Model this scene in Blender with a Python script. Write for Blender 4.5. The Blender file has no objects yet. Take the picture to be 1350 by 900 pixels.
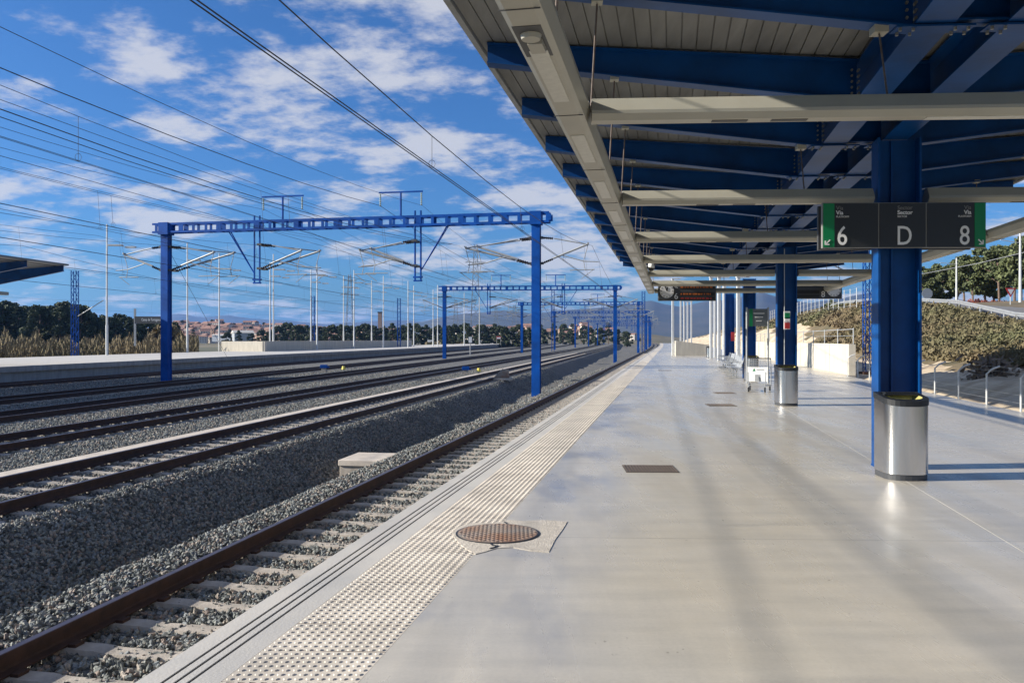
import bpy, bmesh, math, random
import numpy as np
from mathutils import Vector, Matrix
random.seed(7); rng = np.random.default_rng(11)
S = bpy.context.scene
COL = S.collection
R = math.radians
F = 1100.0; HOR = 447.0; EYE = 1.6          # photo pixel focal length, horizon row, eye height

# ------------------------------------------------------------------ camera
cam_d = bpy.data.cameras.new('camera'); cam = bpy.data.objects.new('camera', cam_d); COL.objects.link(cam)
cam.location = (0, 0, EYE); cam.rotation_euler = (R(90), 0, 0)
cam_d.sensor_width = 36; cam_d.lens = F/1350*36; cam_d.shift_y = -3/1350
cam_d.clip_start = .05; cam_d.clip_end = 40000
S.camera = cam

# ------------------------------------------------------------------ sun, sky, exposure
SUN_EL = math.atan(.435)
sd = bpy.data.lights.new('sun', 'SUN'); sun = bpy.data.objects.new('sun', sd); COL.objects.link(sun)
sd.energy = 5.0; sd.angle = R(.53); sd.color = (1, .93, .82)
sun_dir = Vector((-math.cos(SUN_EL), -.085, math.sin(SUN_EL)))          # towards the sun: due left of the view
sun.rotation_euler = sun_dir.to_track_quat('Z', 'Y').to_euler()
W = bpy.data.worlds.new('World'); S.world = W; W.use_nodes = True
nt = W.node_tree; nt.nodes.clear()
def N(t, typ, **kw):
    n = t.nodes.new(typ)
    for k, v in kw.items():
        if k in n.inputs: n.inputs[k].default_value = v
        else: setattr(n, k, v)
    return n
out = N(nt, 'ShaderNodeOutputWorld'); bg = N(nt, 'ShaderNodeBackground'); bg.inputs['Strength'].default_value = .057
sky = N(nt, 'ShaderNodeTexSky', sky_type='NISHITA', sun_disc=False, sun_elevation=SUN_EL,
        sun_rotation=R(-96), altitude=0, air_density=1.0, dust_density=.9, ozone_density=3.0)
tint = N(nt, 'ShaderNodeMix', data_type='RGBA', blend_type='MULTIPLY'); tint.inputs[0].default_value = 1
tint.inputs[7].default_value = (.40, .80, 1.30, 1)
tc = N(nt, 'ShaderNodeTexCoord'); sep = N(nt, 'ShaderNodeSeparateXYZ')
zp = N(nt, 'ShaderNodeMath', operation='ADD'); zp.inputs[1].default_value = .17
zm = N(nt, 'ShaderNodeMath', operation='MAXIMUM'); zm.inputs[1].default_value = .02
dv = N(nt, 'ShaderNodeVectorMath', operation='DIVIDE'); cb = N(nt, 'ShaderNodeCombineXYZ')
mp = N(nt, 'ShaderNodeMapping'); mp.inputs['Scale'].default_value = (1.0, 1.15, 1); mp.inputs['Location'].default_value = (7.9, 4.4, 0)
mp.inputs['Rotation'].default_value = (0, 0, R(18))
n1 = N(nt, 'ShaderNodeTexNoise'); n1.inputs['Scale'].default_value = 3.6; n1.inputs['Detail'].default_value = 11; n1.inputs['Roughness'].default_value = .6
n2 = N(nt, 'ShaderNodeTexNoise'); n2.inputs['Scale'].default_value = .8; n2.inputs['Detail'].default_value = 3
ad = N(nt, 'ShaderNodeMath', operation='MULTIPLY_ADD'); ad.inputs[1].default_value = .55
cr = N(nt, 'ShaderNodeValToRGB'); cr.color_ramp.elements[0].position = .745; cr.color_ramp.elements[1].position = .93
cr.color_ramp.interpolation = 'EASE'
cm = N(nt, 'ShaderNodeMix', data_type='RGBA'); cm.inputs[7].default_value = (6.4, 6.5, 7.0, 1)
den = N(nt, 'ShaderNodeMath', operation='MULTIPLY'); den.inputs[1].default_value = .85
L = nt.links.new
L(tc.outputs['Generated'], sep.inputs[0]); L(sep.outputs[2], zm.inputs[0]); L(zm.outputs[0], zp.inputs[0])
for i in range(3): L(zp.outputs[0], cb.inputs[i])
L(tc.outputs['Generated'], dv.inputs[0]); L(cb.outputs[0], dv.inputs[1]); L(dv.outputs[0], mp.inputs[0])
L(mp.outputs[0], n1.inputs['Vector']); L(mp.outputs[0], n2.inputs['Vector'])
L(n2.outputs[0], ad.inputs[0]); L(n1.outputs[0], ad.inputs[2]); L(ad.outputs[0], cr.inputs[0])
L(sky.outputs[0], tint.inputs[6]); L(tint.outputs[2], cm.inputs[6]); L(cr.outputs[0], den.inputs[0]); L(den.outputs[0], cm.inputs[0])
L(cm.outputs[2], bg.inputs['Color']); L(bg.outputs[0], out.inputs[0])
S.view_settings.view_transform = 'Standard'; S.view_settings.look = 'None'
S.view_settings.exposure = .90; S.view_settings.gamma = 1
S.render.engine = 'CYCLES'
TA = .189

# ------------------------------------------------------------------ materials
def mat(name, col, rough=.6, metal=0, noise=.0, scale=4, col2=None, bump=0, bscale=None, spec=.5, stretch=None, detail=6, island=0):
    m = bpy.data.materials.new(name); m.use_nodes = True; t = m.node_tree; b = t.nodes['Principled BSDF']
    b.inputs['Roughness'].default_value = rough; b.inputs['Metallic'].default_value = metal
    b.inputs['Specular IOR Level'].default_value = spec
    c = (*col, 1)
    if col2 is None:
        col2 = tuple(max(0, x*(1-noise)) for x in col); c = (*[min(1, x*(1+noise)) for x in col], 1)
    co = N(t, 'ShaderNodeTexCoord'); mpn = N(t, 'ShaderNodeMapping')
    if stretch: mpn.inputs['Scale'].default_value = stretch
    t.links.new(co.outputs['Object'], mpn.inputs[0])
    nz = N(t, 'ShaderNodeTexNoise'); nz.inputs['Scale'].default_value = scale; nz.inputs['Detail'].default_value = detail
    nz.inputs['Roughness'].default_value = .6
    t.links.new(mpn.outputs[0], nz.inputs['Vector'])
    r = N(t, 'ShaderNodeValToRGB'); r.color_ramp.elements[0].position = .34; r.color_ramp.elements[1].position = .66
    r.color_ramp.elements[0].color = (*col2, 1); r.color_ramp.elements[1].color = c
    t.links.new(nz.outputs[0], r.inputs[0])
    last = r.outputs[0]
    if island:
        g = N(t, 'ShaderNodeNewGeometry'); mr = N(t, 'ShaderNodeMapRange'); mr.inputs[3].default_value = 1-island; mr.inputs[4].default_value = 1+island
        mx = N(t, 'ShaderNodeVectorMath', operation='SCALE')
        t.links.new(g.outputs['Random Per Island'], mr.inputs[0]); t.links.new(last, mx.inputs[0]); t.links.new(mr.outputs[0], mx.inputs['Scale'])
        last = mx.outputs[0]
    t.links.new(last, b.inputs['Base Color'])
    if bump:
        bn = N(t, 'ShaderNodeBump'); bn.inputs['Strength'].default_value = bump; bn.inputs['Distance'].default_value = .02
        n3 = N(t, 'ShaderNodeTexNoise'); n3.inputs['Scale'].default_value = bscale or scale*6; n3.inputs['Detail'].default_value = 5
        t.links.new(co.outputs['Object'], n3.inputs['Vector']); t.links.new(n3.outputs[0], bn.inputs['Height']); t.links.new(bn.outputs[0], b.inputs['Normal'])
    return m
M = {}
M['blue'] = mat('blue_paint', (.0008, .050, .195), .42, 0, .28, 1.4, spec=.3, bump=.04, bscale=30)
M['blue2'] = mat('gantry_blue_paint', (.0006, .06, .29), .6, 0, .28, 1.1, spec=.15)
M['cream'] = mat('cream_sheet_metal', (.36, .345, .285), .4, 0, .06, 2)
M['cream2'] = mat('diffuser_plastic', (.50, .49, .42), .3, 0, .08, 18)
M['roofsheet'] = mat('ribbed_soffit_sheet', (.18, .182, .175), .5, 0, .25, 1.2, stretch=(3, .4, 1))
M['edge'] = mat('pale_edge_concrete', (.52, .49, .44), .8, 0, 0, 1.3, col2=(.43, .415, .385), bump=.12, bscale=60)
M['joint'] = mat('dark_rubber_strip', (.035, .03, .028), .8)
M['tact'] = mat('cream_tactile_tile', (.54, .485, .405), .7, 0, .16, 2.0, bump=.1, bscale=50)
M['wallc'] = mat('board_marked_concrete', (.48, .44, .36), .85, 0, .12, 1.0, bump=.15, bscale=12, stretch=(3, 3, .5))
M['wallg'] = mat('grey_concrete', (.30, .29, .27), .85, 0, .18, 1.3, bump=.2, bscale=14, stretch=(2, 2, .5))
M['rust'] = mat('rusty_rail_steel', (.045, .019, .011), .75, .0, .35, 6, bump=.15, bscale=60)
M['railtop'] = mat('worn_rail_head', (.12, .09, .095), .38, .7, .2, 8)
M['sleeper'] = mat('sleeper_concrete', (.36, .32, .27), .85, 0, .22, 5, bump=.25, bscale=60)
M['steel'] = mat('brushed_stainless', (.66, .62, .57), .22, 1, .04, 3, stretch=(60, 60, .6))
M['galv'] = mat('galvanised_steel', (.36, .37, .37), .5, .4, .10, 5)
M['pole'] = mat('pale_painted_steel', (.55, .56, .55), .5, .1, .06, 3)
M['black'] = mat('black_plastic', (.012, .013, .014), .45, 0, .1, 5)
M['dark'] = mat('dark_grey_paint', (.05, .052, .055), .5, 0, .1, 5)
M['signb'] = mat('sign_black_enamel', (.022, .024, .026), .38)
M['signfr'] = mat('sign_grey_frame', (.20, .20, .19), .5)
M['green'] = mat('sign_green', (.0, .19, .06), .4)
M['white'] = mat('white_paint', (.78, .78, .76), .5)
M['red'] = mat('red_paint', (.45, .03, .025), .5)
M['bagm'] = mat('pale_yellow_bag', (.42, .38, .14), .35, 0, .2, 20)
M['yellow'] = mat('yellow_plastic', (.60, .50, .06), .5, 0, .2, 20)
M['rod'] = mat('rusty_hanger_rod', (.13, .10, .085), .7, .2, .3, 20)
M['wire'] = mat('dark_copper_wire', (.03, .03, .033), .6, .3)
M['insul'] = mat('insulator_brown', (.03, .022, .02), .35)
M['porc'] = mat('insulator_glass', (.35, .42, .38), .2)
M['bolt'] = mat('zinc_bolt', (.30, .29, .26), .4, .6)
M['cable'] = mat('cable_trough_concrete', (.50, .44, .37), .85, 0, .14, 2.5, bump=.2, bscale=40)
M['bark'] = mat('pine_bark', (.16, .11, .08), .9, 0, .3, 6, bump=.4)
M['pine'] = mat('pine_needles', (.12, .135, .05), .8, 0, 0, .35, col2=(.06, .08, .032), island=.45)
M['pined'] = mat('dark_pine_needles', (.075, .095, .04), .8, 0, 0, .25, col2=(.035, .052, .024), island=.5)
M['scrub'] = mat('dry_scrub', (.175, .125, .070), .9, 0, 0, .09, col2=(.095, .105, .045), island=.14)
M['reed'] = mat('golden_reeds', (.23, .17, .09), .9, 0, 0, .12, col2=(.10, .09, .045), island=.4)
M['redbush'] = mat('red_leaf_shrub', (.22, .05, .035), .9, 0, 0, 1, col2=(.09, .035, .02), island=.4)
M['rock'] = mat('sandy_rock', (.62, .52, .37), .95, 0, 0, .9, col2=(.34, .26, .17), bump=1, bscale=2.2, detail=10)
M['asphalt'] = mat('road_asphalt', (.16, .155, .15), .9, 0, .1, 2)
M['tile'] = mat('terracotta_roof', (.27, .15, .11), .85, 0, .25, .5)
M['render'] = mat('pale_house_render', (.55, .50, .43), .9, 0, .15, .05)
M['render2'] = mat('warm_house_render', (.36, .24, .17), .9, 0, .2, .05)
M['mount'] = mat('wooded_mountain', (.03, .045, .045), 1, 0, 0, .004, col2=(.07, .07, .065), detail=9)
M['glassp'] = mat('notice_glass', (.12, .13, .13), .15)
M['led'] = mat('amber_display_text', (.45, .12, .02), .5)
M['ledr'] = mat('red_display_text', (.30, .02, .02), .5)
M['mhole'] = mat('rusty_tread_iron', (.27, .145, .085), .6, .2, 0, 2.2, col2=(.27, .25, .22), bump=.1)
M['patch'] = mat('rough_patch_mortar', (.50, .45, .38), .95, 0, .14, 9, bump=.45, bscale=70)
M['grate'] = mat('grate_iron', (.15, .115, .09), .6, .2, .2, 20)

def floor_material():
    m = bpy.data.materials.new('polished_platform_concrete'); m.use_nodes = True; t = m.node_tree; b = t.nodes['Principled BSDF']; l = t.links.new
    co = N(t, 'ShaderNodeTexCoord')
    def noise(scale, det=6, st=None, rough=.6):
        q = N(t, 'ShaderNodeTexNoise'); q.inputs['Scale'].default_value = scale; q.inputs['Detail'].default_value = det; q.inputs['Roughness'].default_value = rough
        if st:
            mm = N(t, 'ShaderNodeMapping'); mm.inputs['Scale'].default_value = st; mm.inputs['Rotation'].default_value = (0, 0, R(11)); l(co.outputs['Object'], mm.inputs[0]); l(mm.outputs[0], q.inputs['Vector'])
        else: l(co.outputs['Object'], q.inputs['Vector'])
        return q
    def ramp(src, a, ca, bb, cbb):
        r = N(t, 'ShaderNodeValToRGB'); r.color_ramp.elements[0].position = a; r.color_ramp.elements[0].color = ca; r.color_ramp.elements[1].position = bb; r.color_ramp.elements[1].color = cbb
        l(src, r.inputs[0]); return r.outputs[0]
    def mult(a, bb, f=1):
        q = N(t, 'ShaderNodeMix', data_type='RGBA', blend_type='MULTIPLY'); q.inputs[0].default_value = f; l(a, q.inputs[6]); l(bb, q.inputs[7]); return q.outputs[2]
    big = noise(.35, 5)
    c = ramp(big.outputs[0], .35, (.51, .462, .38, 1), .68, (.49, .462, .41, 1))
    st = noise(1.1, 7, (1.6, .28, 1))                 # trowel and wheel wear, long along the platform
    c = mult(c, ramp(st.outputs[0], .32, (.86, .865, .88, 1), .56, (1, 1, 1, 1)))
    cr_ = noise(2.2, 7, (.5, 2.6, 1))
    c = mult(c, ramp(cr_.outputs[0], .3, (.90, .90, .88, 1), .62, (1.04, 1.03, 1, 1)))
    fi = noise(45, 3); c = mult(c, ramp(fi.outputs[0], .3, (.94, .94, .94, 1), .7, (1.03, 1.03, 1.03, 1)))
    sk = noise(26, 2, (1, .6, 1), .4); mk = noise(1.3, 3); sa = N(t, 'ShaderNodeMath', operation='MULTIPLY'); l(sk.outputs[0], sa.inputs[0]); l(mk.outputs[0], sa.inputs[1])
    c = mult(c, ramp(sa.outputs[0], .43, (1, 1, 1, 1), .47, (.62, .60, .58, 1)))
    # dark scuffed blotches beside the tactile strip and fine scratches
    sp = noise(.8, 8, (1, .5, 1)); sx = N(t, 'ShaderNodeSeparateXYZ'); l(co.outputs['Object'], sx.inputs[0])
    pa = N(t, 'ShaderNodeMath', operation='MULTIPLY_ADD'); pa.inputs[1].default_value = -.189; l(sx.outputs[1], pa.inputs[0]); l(sx.outputs[0], pa.inputs[2])
    near = N(t, 'ShaderNodeMapRange'); near.inputs[1].default_value = -1.1; near.inputs[2].default_value = -.1; near.inputs[3].default_value = 1; near.inputs[4].default_value = 0; l(pa.outputs[0], near.inputs[0])
    blot = N(t, 'ShaderNodeMapRange'); blot.inputs[1].default_value = .46; blot.inputs[2].default_value = .62; l(sp.outputs[0], blot.inputs[0])
    mm = N(t, 'ShaderNodeMath', operation='MULTIPLY'); l(near.outputs[0], mm.inputs[0]); l(blot.outputs[0], mm.inputs[1])
    mx = N(t, 'ShaderNodeMix', data_type='RGBA'); mx.inputs[7].default_value = (.25, .25, .26, 1); l(mm.outputs[0], mx.inputs[0]); l(c, mx.inputs[6]); c = mx.outputs[2]
    # sawn joints across the slab every 4 m
    jy = N(t, 'ShaderNodeMath', operation='MULTIPLY_ADD'); jy.inputs[1].default_value = .038; l(sx.outputs[0], jy.inputs[0]); l(sx.outputs[1], jy.inputs[2])
    sb = N(t, 'ShaderNodeMath', operation='SUBTRACT'); sb.inputs[1].default_value = 6.76; l(jy.outputs[0], sb.inputs[0])
    md = N(t, 'ShaderNodeMath', operation='PINGPONG'); md.inputs[1].default_value = 2.03; l(sb.outputs[0], md.inputs[0])
    ls = N(t, 'ShaderNodeMath', operation='LESS_THAN'); ls.inputs[1].default_value = .004; l(md.outputs[0], ls.inputs[0])
    mj = N(t, 'ShaderNodeMix', data_type='RGBA'); mj.inputs[7].default_value = (.17, .16, .14, 1); l(ls.outputs[0], mj.inputs[0]); l(c, mj.inputs[6]); c = mj.outputs[2]
    l(c, b.inputs['Base Color'])
    rr = ramp(st.outputs[0], .3, (.38, .38, .38, 1), .7, (.20, .20, .20, 1)); l(rr, b.inputs['Roughness'])
    b.inputs['Specular IOR Level'].default_value = .5
    bn = N(t, 'ShaderNodeBump'); bn.inputs['Strength'].default_value = .05; bn.inputs['Distance'].default_value = .01; l(noise(9, 5).outputs[0], bn.inputs['Height']); l(bn.outputs[0], b.inputs['Normal'])
    return m
M['floor'] = floor_material()

def stone_material():
    m = bpy.data.materials.new('ballast_stone'); m.use_nodes = True; t = m.node_tree; b = t.nodes['Principled BSDF']
    oi = N(t, 'ShaderNodeObjectInfo'); r = N(t, 'ShaderNodeValToRGB'); e = r.color_ramp.elements
    e[0].position = 0; e[0].color = (.08, .085, .08, 1); e[1].position = 1; e[1].color = (.48, .43, .36, 1)
    for p, c in ((.2, (.17, .18, .165)), (.45, (.26, .265, .24)), (.62, (.20, .215, .215)), (.78, (.34, .30, .25)), (.9, (.25, .20, .165))):
        q = e.new(p); q.color = (*c, 1)
    r.color_ramp.interpolation = 'CONSTANT'
    t.links.new(oi.outputs['Random'], r.inputs[0]); b.inputs['Roughness'].default_value = .85
    ge = N(t, 'ShaderNodeNewGeometry'); sx = N(t, 'ShaderNodeSeparateXYZ'); t.links.new(ge.outputs['Position'], sx.inputs[0])
    fac = None
    for tn, c0, w in ((TA, -5.05, .34), (TA, -3.5, .34), (.157, -9.3, .45), (.157, -11.0, .45)):
        m1 = N(t, 'ShaderNodeMath', operation='MULTIPLY_ADD'); m1.inputs[1].default_value = -tn; t.links.new(sx.outputs[1], m1.inputs[0]); t.links.new(sx.outputs[0], m1.inputs[2])
        m2 = N(t, 'ShaderNodeMath', operation='SUBTRACT'); m2.inputs[1].default_value = c0; t.links.new(m1.outputs[0], m2.inputs[0]); m3 = N(t, 'ShaderNodeMath', operation='ABSOLUTE'); t.links.new(m2.outputs[0], m3.inputs[0])
        m4 = N(t, 'ShaderNodeMapRange'); m4.inputs[1].default_value = .05; m4.inputs[2].default_value = w; m4.inputs[3].default_value = .42; m4.inputs[4].default_value = 0; t.links.new(m3.outputs[0], m4.inputs[0])
        if fac is None: fac = m4.outputs[0]
        else:
            q = N(t, 'ShaderNodeMath', operation='MAXIMUM'); t.links.new(fac, q.inputs[0]); t.links.new(m4.outputs[0], q.inputs[1]); fac = q.outputs[0]
    mx = N(t, 'ShaderNodeMix', data_type='RGBA', blend_type='MULTIPLY'); mx.inputs[7].default_value = (.62, .42, .30, 1); t.links.new(fac, mx.inputs[0]); t.links.new(r.outputs[0], mx.inputs[6]); t.links.new(mx.outputs[2], b.inputs['Base Color'])
    return m
M['stone'] = stone_material()
M['bed'] = mat('ballast_bed', (.17, .165, .15), .95, 0, 0, 22, col2=(.05, .05, .048), bump=1, bscale=26)
def ground_material():
    m = bpy.data.materials.new('dry_field_ground'); m.use_nodes = True; t = m.node_tree; b = t.nodes['Principled BSDF']; l = t.links.new
    co = N(t, 'ShaderNodeTexCoord'); a = N(t, 'ShaderNodeTexNoise'); a.inputs['Scale'].default_value = .006; a.inputs['Detail'].default_value = 9; l(co.outputs['Object'], a.inputs['Vector'])
    r = N(t, 'ShaderNodeValToRGB'); e = r.color_ramp.elements; e[0].position = .36; e[0].color = (.05, .06, .028, 1); e[1].position = .62; e[1].color = (.21, .17, .10, 1)
    q = e.new(.5); q.color = (.10, .095, .05, 1); l(a.outputs[0], r.inputs[0]); l(r.outputs[0], b.inputs['Base Color']); b.inputs['Roughness'].default_value = 1
    return m
M['ground'] = ground_material()

# ------------------------------------------------------------------ helpers
class MB:
    def __init__(s): s.v = []; s.f = []; s.mi = []
    def add(s, vs, fs, mi=0):
        o = len(s.v); s.v += [tuple(map(float, p)) for p in vs]; s.f += [tuple(i+o for i in f) for f in fs]; s.mi += [mi]*len(fs); return s
    def box(s, c, d, rz=0, mi=0, ax=None):
        cx, cy, cz = c; x, y, z = d[0]/2, d[1]/2, d[2]/2; cs, sn = math.cos(rz), math.sin(rz)
        vs = [(cx+cs*a-sn*b, cy+sn*a+cs*b, cz+e) for e in (-z, z) for a, b in ((-x, -y), (x, -y), (x, y), (-x, y))]
        return s.add(vs, [(3, 2, 1, 0), (4, 5, 6, 7), (0, 1, 5, 4), (1, 2, 6, 5), (2, 3, 7, 6), (3, 0, 4, 7)], mi)
    def bar(s, a, b, w, h=None, mi=0, up=(0, 0, 1)):
        h = h or w; a = Vector(a); b = Vector(b); d = (b-a).normalized(); u = Vector(up)
        if abs(d.dot(u)) > .99: u = Vector((0, 1, 0))
        x = d.cross(u).normalized(); y = x.cross(d).normalized()
        vs = [p+x*i*w/2+y*j*h/2 for p in (a, b) for i, j in ((-1, -1), (1, -1), (1, 1), (-1, 1))]
        return s.add(vs, [(3, 2, 1, 0), (4, 5, 6, 7), (0, 1, 5, 4), (1, 2, 6, 5), (2, 3, 7, 6), (3, 0, 4, 7)], mi)
    def tube(s, pts, r, n=6, mi=0, cap=True):
        pts = [Vector(p) for p in pts]; rs = r if isinstance(r, (list, tuple)) else [r]*len(pts); vs = []
        for i, p in enumerate(pts):
            d = (pts[min(i+1, len(pts)-1)]-pts[max(i-1, 0)]).normalized(); u = Vector((0, 0, 1)) if abs(d.z) < .95 else Vector((0, 1, 0))
            x = d.cross(u).normalized(); y = x.cross(d)
            vs += [p+(x*math.cos(2*math.pi*k/n)+y*math.sin(2*math.pi*k/n))*rs[i] for k in range(n)]
        fs = [(i*n+k, i*n+(k+1) % n, (i+1)*n+(k+1) % n, (i+1)*n+k) for i in range(len(pts)-1) for k in range(n)]
        if cap: fs += [tuple(range(n))[::-1], tuple(range((len(pts)-1)*n, len(pts)*n))]
        return s.add(vs, fs, mi)
    def prism(s, prof, a, b, mi=0, cap=True):     # prof: list of (x, z) swept from point a to b
        a = Vector(a); b = Vector(b); d = (b-a); d.z = 0; d.normalize(); x = Vector((d.y, -d.x, 0)); n = len(prof)
        vs = [p+x*q[0]+Vector((0, 0, q[1])) for p in (a, b) for q in prof]
        fs = [(k, (k+1) % n, n+(k+1) % n, n+k) for k in range(n)]
        if cap: fs += [tuple(range(n))[::-1], tuple(range(n, 2*n))]
        return s.add(vs, fs, mi)
    def ext(s, poly, z0, z1, mi=0):               # vertical extrusion of an xy polygon
        n = len(poly); vs = [(x, y, z0) for x, y in poly]+[(x, y, z1) for x, y in poly]
        return s.add(vs, [(k, (k+1) % n, n+(k+1) % n, n+k) for k in range(n)]+[tuple(range(n))[::-1], tuple(range(n, 2*n))], mi)
    def mesh(s, name, mats, smooth=False):
        me = bpy.data.meshes.new(name); me.from_pydata(s.v, [], s.f)
        for m in (mats if isinstance(mats, (list, tuple)) else [mats]): me.materials.append(m)
        me.polygons.foreach_set('material_index', s.mi)
        bm = bmesh.new(); bm.from_mesh(me); bmesh.ops.recalc_face_normals(bm, faces=bm.faces); bm.to_mesh(me); bm.free()
        if smooth: me.polygons.foreach_set('use_smooth', [True]*len(me.polygons))
        return me
    def build(s, name, mats, parent=None, loc=None, smooth=False, bevel=0):
        o = bpy.data.objects.new(name, s.mesh(name, mats, smooth)); COL.objects.link(o)
        if parent: o.parent = parent
        if loc: o.location = loc
        if bevel:
            b = o.modifiers.new('bevel', 'BEVEL'); b.width = bevel; b.segments = 2; b.limit_method = 'ANGLE'
        return o
def tag(o, label=None, cat=None, group=None, kind=None):
    if label: o['label'] = label
    if cat: o['category'] = cat
    if group: o['group'] = group
    if kind: o['kind'] = kind
    return o
def empty(name, loc, label, cat, rz=0, group=None):
    o = bpy.data.objects.new(name, None); COL.objects.link(o); o.location = loc; o.rotation_euler = (0, 0, rz); o.empty_display_size = .2
    return tag(o, label, cat, group)
def kids(o): return [c for c in bpy.data.objects if c.parent == o]
def copy_tree(o, parent=None, label=None):
    c = o.copy(); COL.objects.link(c); c.parent = parent
    if label: c['label'] = label
    for k in kids(o): copy_tree(k, c)
    return c
def struct(o): o['kind'] = 'structure'; return o
def at(u, d, z=0): return Vector(((u-675)/F*d, d, z))
def gp(u, v, z=0):                                # where the sight line meets height z
    d = F*(EYE-z)/(v-HOR); return at(u, d, z)
def zat(v, d): return EYE+(HOR-v)*d/F
_fonts = {}
def text(name, body, size, loc, parent, m, align='LEFT', bold=.0, sx=1):
    c = bpy.data.curves.new(name, 'FONT'); c.body = body; c.size = size; c.align_x = align; c.extrude = .0015; c.offset = bold; c.resolution_u = 4
    o = bpy.data.objects.new(name, c); COL.objects.link(o)
    dg = bpy.context.evaluated_depsgraph_get(); me = bpy.data.meshes.new_from_object(o.evaluated_get(dg)); bpy.data.objects.remove(o)
    me.transform(Matrix.Translation(loc) @ Matrix.Rotation(R(90), 4, 'X') @ Matrix.Diagonal((sx, 1, 1, 1)))
    me.materials.clear(); me.materials.append(m); me.name = name
    q = bpy.data.objects.new(name, me); COL.objects.link(q); q.parent = parent; return q
TA = .189                                         # platform direction (sideways per metre ahead)
CA = 1/math.sqrt(1+TA*TA)
def PA(p, d, z=0): return Vector((p/CA+TA*d, d, z))   # point at perpendicular offset p from the platform axis
def bend(d): return -4.4e-5*max(0, d-150)**2

# ------------------------------------------------------------------ the setting: ground, hills, platforms, ballast
TR = {'A': (-4.2, TA, 1.507), 'B': (-10.03, .157, 1.68), 'C': (-14.9, .151, 1.507), 'D': (-19.4, .129, 1.507), 'E': (-24.2, .1155, 1.507), 'F': (-32.2, .118, 1.507)}
RAILZ = -.76
def lt(k, d, off=0):                              # sideways position of track k at distance d
    p, t, _ = TR[k]; return (p+off)*math.sqrt(1+t*t)+t*d+bend(d)
def bedz(x, d):
    a = lt('A', d); b = lt('B', d)
    ca, cb_ = a-1.72, b+1.5
    if x > ca: 
        e = a-1.0-x
        return -.998 if e < 0 else -.998+min(.06, e*.2)
    if x < cb_: 
        for k in 'BCDE':
            c = lt(k, d)
            if abs(x-c) < 1.28: return -.996
        return -.965
    w = .05*math.sin(d*1.1+x*.8)+.035*math.sin(d*2.7-x*2)+.03*math.sin(d*.43)
    return max(-.935-(ca-x)*.66+w*min(1, (ca-x)*3), -.955-(x-cb_)*.60+w*min(1, (x-cb_)*3), -1.75+w)
def bed_mesh(ds, ws):
    verts = []; faces = []
    for d in ds:
        l0 = -34.4/CA+.118*d+bend(d)+.3 if d > 0 else -36; r0 = PA(-2.58, d).x+bend(d)
        for w in ws: verts.append((l0+(r0-l0)*w, d))
    n = len(ws)
    for i in range(len(ds)-1):
        for j in range(n-1):
            a = i*n+j; faces.append((a, a+1, a+n+1, a+n))
    return [(x, d, bedz(x, d)) for x, d in verts], faces
ds = list(np.concatenate([np.arange(-12, 2, 2.), np.arange(2, 40, .5), np.arange(40, 120, 2.), np.geomspace(120, 520, 40)]))
ws = list(np.unique(np.concatenate([np.linspace(0, .55, 25), np.linspace(.55, 1, 110)])))
bv, bf = bed_mesh(ds, ws)
me = bpy.data.meshes.new('ballast'); me.from_pydata(bv, [], bf); me.materials.append(M['bed']); me.materials.append(M['stone'])
dens = me.attributes.new('dens', 'FLOAT', 'POINT')
def dn(x, y):
    r = math.hypot(x, y)
    if y < 1.5 or abs(x) > y*.70+1.5 or y > 75: return 0
    return 760 if r < 13 else 760*(13/r)**1.75
dens.data.foreach_set('value', [dn(v[0], v[1]) for v in bv])
ballast = bpy.data.objects.new('ballast', me); COL.objects.link(ballast)
tag(ballast, 'grey angular track ballast heaped between and beside the rails', 'ballast', kind='stuff')
g = bpy.data.node_groups.new('scatter_stones', 'GeometryNodeTree')
g.interface.new_socket('Geometry', in_out='INPUT', socket_type='NodeSocketGeometry'); g.interface.new_socket('Geometry', in_out='OUTPUT', socket_type='NodeSocketGeometry')
gi = g.nodes.new('NodeGroupInput'); go = g.nodes.new('NodeGroupOutput')
dp = g.nodes.new('GeometryNodeDistributePointsOnFaces'); na = g.nodes.new('GeometryNodeInputNamedAttribute'); na.data_type = 'FLOAT'; na.inputs[0].default_value = 'dens'
ico = g.nodes.new('GeometryNodeMeshIcoSphere'); ico.inputs['Radius'].default_value = .5; ico.inputs['Subdivisions'].default_value = 2
sp_ = g.nodes.new('GeometryNodeSetPosition'); nz = g.nodes.new('ShaderNodeTexNoise'); nz.inputs['Scale'].default_value = 1.7
vs_ = g.nodes.new('ShaderNodeVectorMath'); vs_.operation = 'SUBTRACT'; vs_.inputs[1].default_value = (.5, .5, .5)
vm_ = g.nodes.new('ShaderNodeVectorMath'); vm_.operation = 'SCALE'; vm_.inputs['Scale'].default_value = 1.25
sm_ = g.nodes.new('GeometryNodeSetMaterial'); sm_.inputs['Material'].default_value = M['stone']
ip = g.nodes.new('GeometryNodeInstanceOnPoints'); rr_ = g.nodes.new('FunctionNodeRandomValue'); rr_.data_type = 'FLOAT_VECTOR'; rr_.inputs[0].default_value = (0, 0, 0); rr_.inputs[1].default_value = (6.28, 6.28, 6.28)
rs_ = g.nodes.new('FunctionNodeRandomValue'); rs_.data_type = 'FLOAT_VECTOR'; rs_.inputs[0].default_value = (.034, .028, .022); rs_.inputs[1].default_value = (.088, .062, .052); rs_.inputs['Seed'].default_value = 3
off = g.nodes.new('GeometryNodeSetPosition'); ro = g.nodes.new('FunctionNodeRandomValue'); ro.data_type = 'FLOAT_VECTOR'; ro.inputs[0].default_value = (0, 0, -.016); ro.inputs[1].default_value = (0, 0, .030); ro.inputs['Seed'].default_value = 5
jn = g.nodes.new('GeometryNodeJoinGeometry')
k = g.links.new
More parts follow.
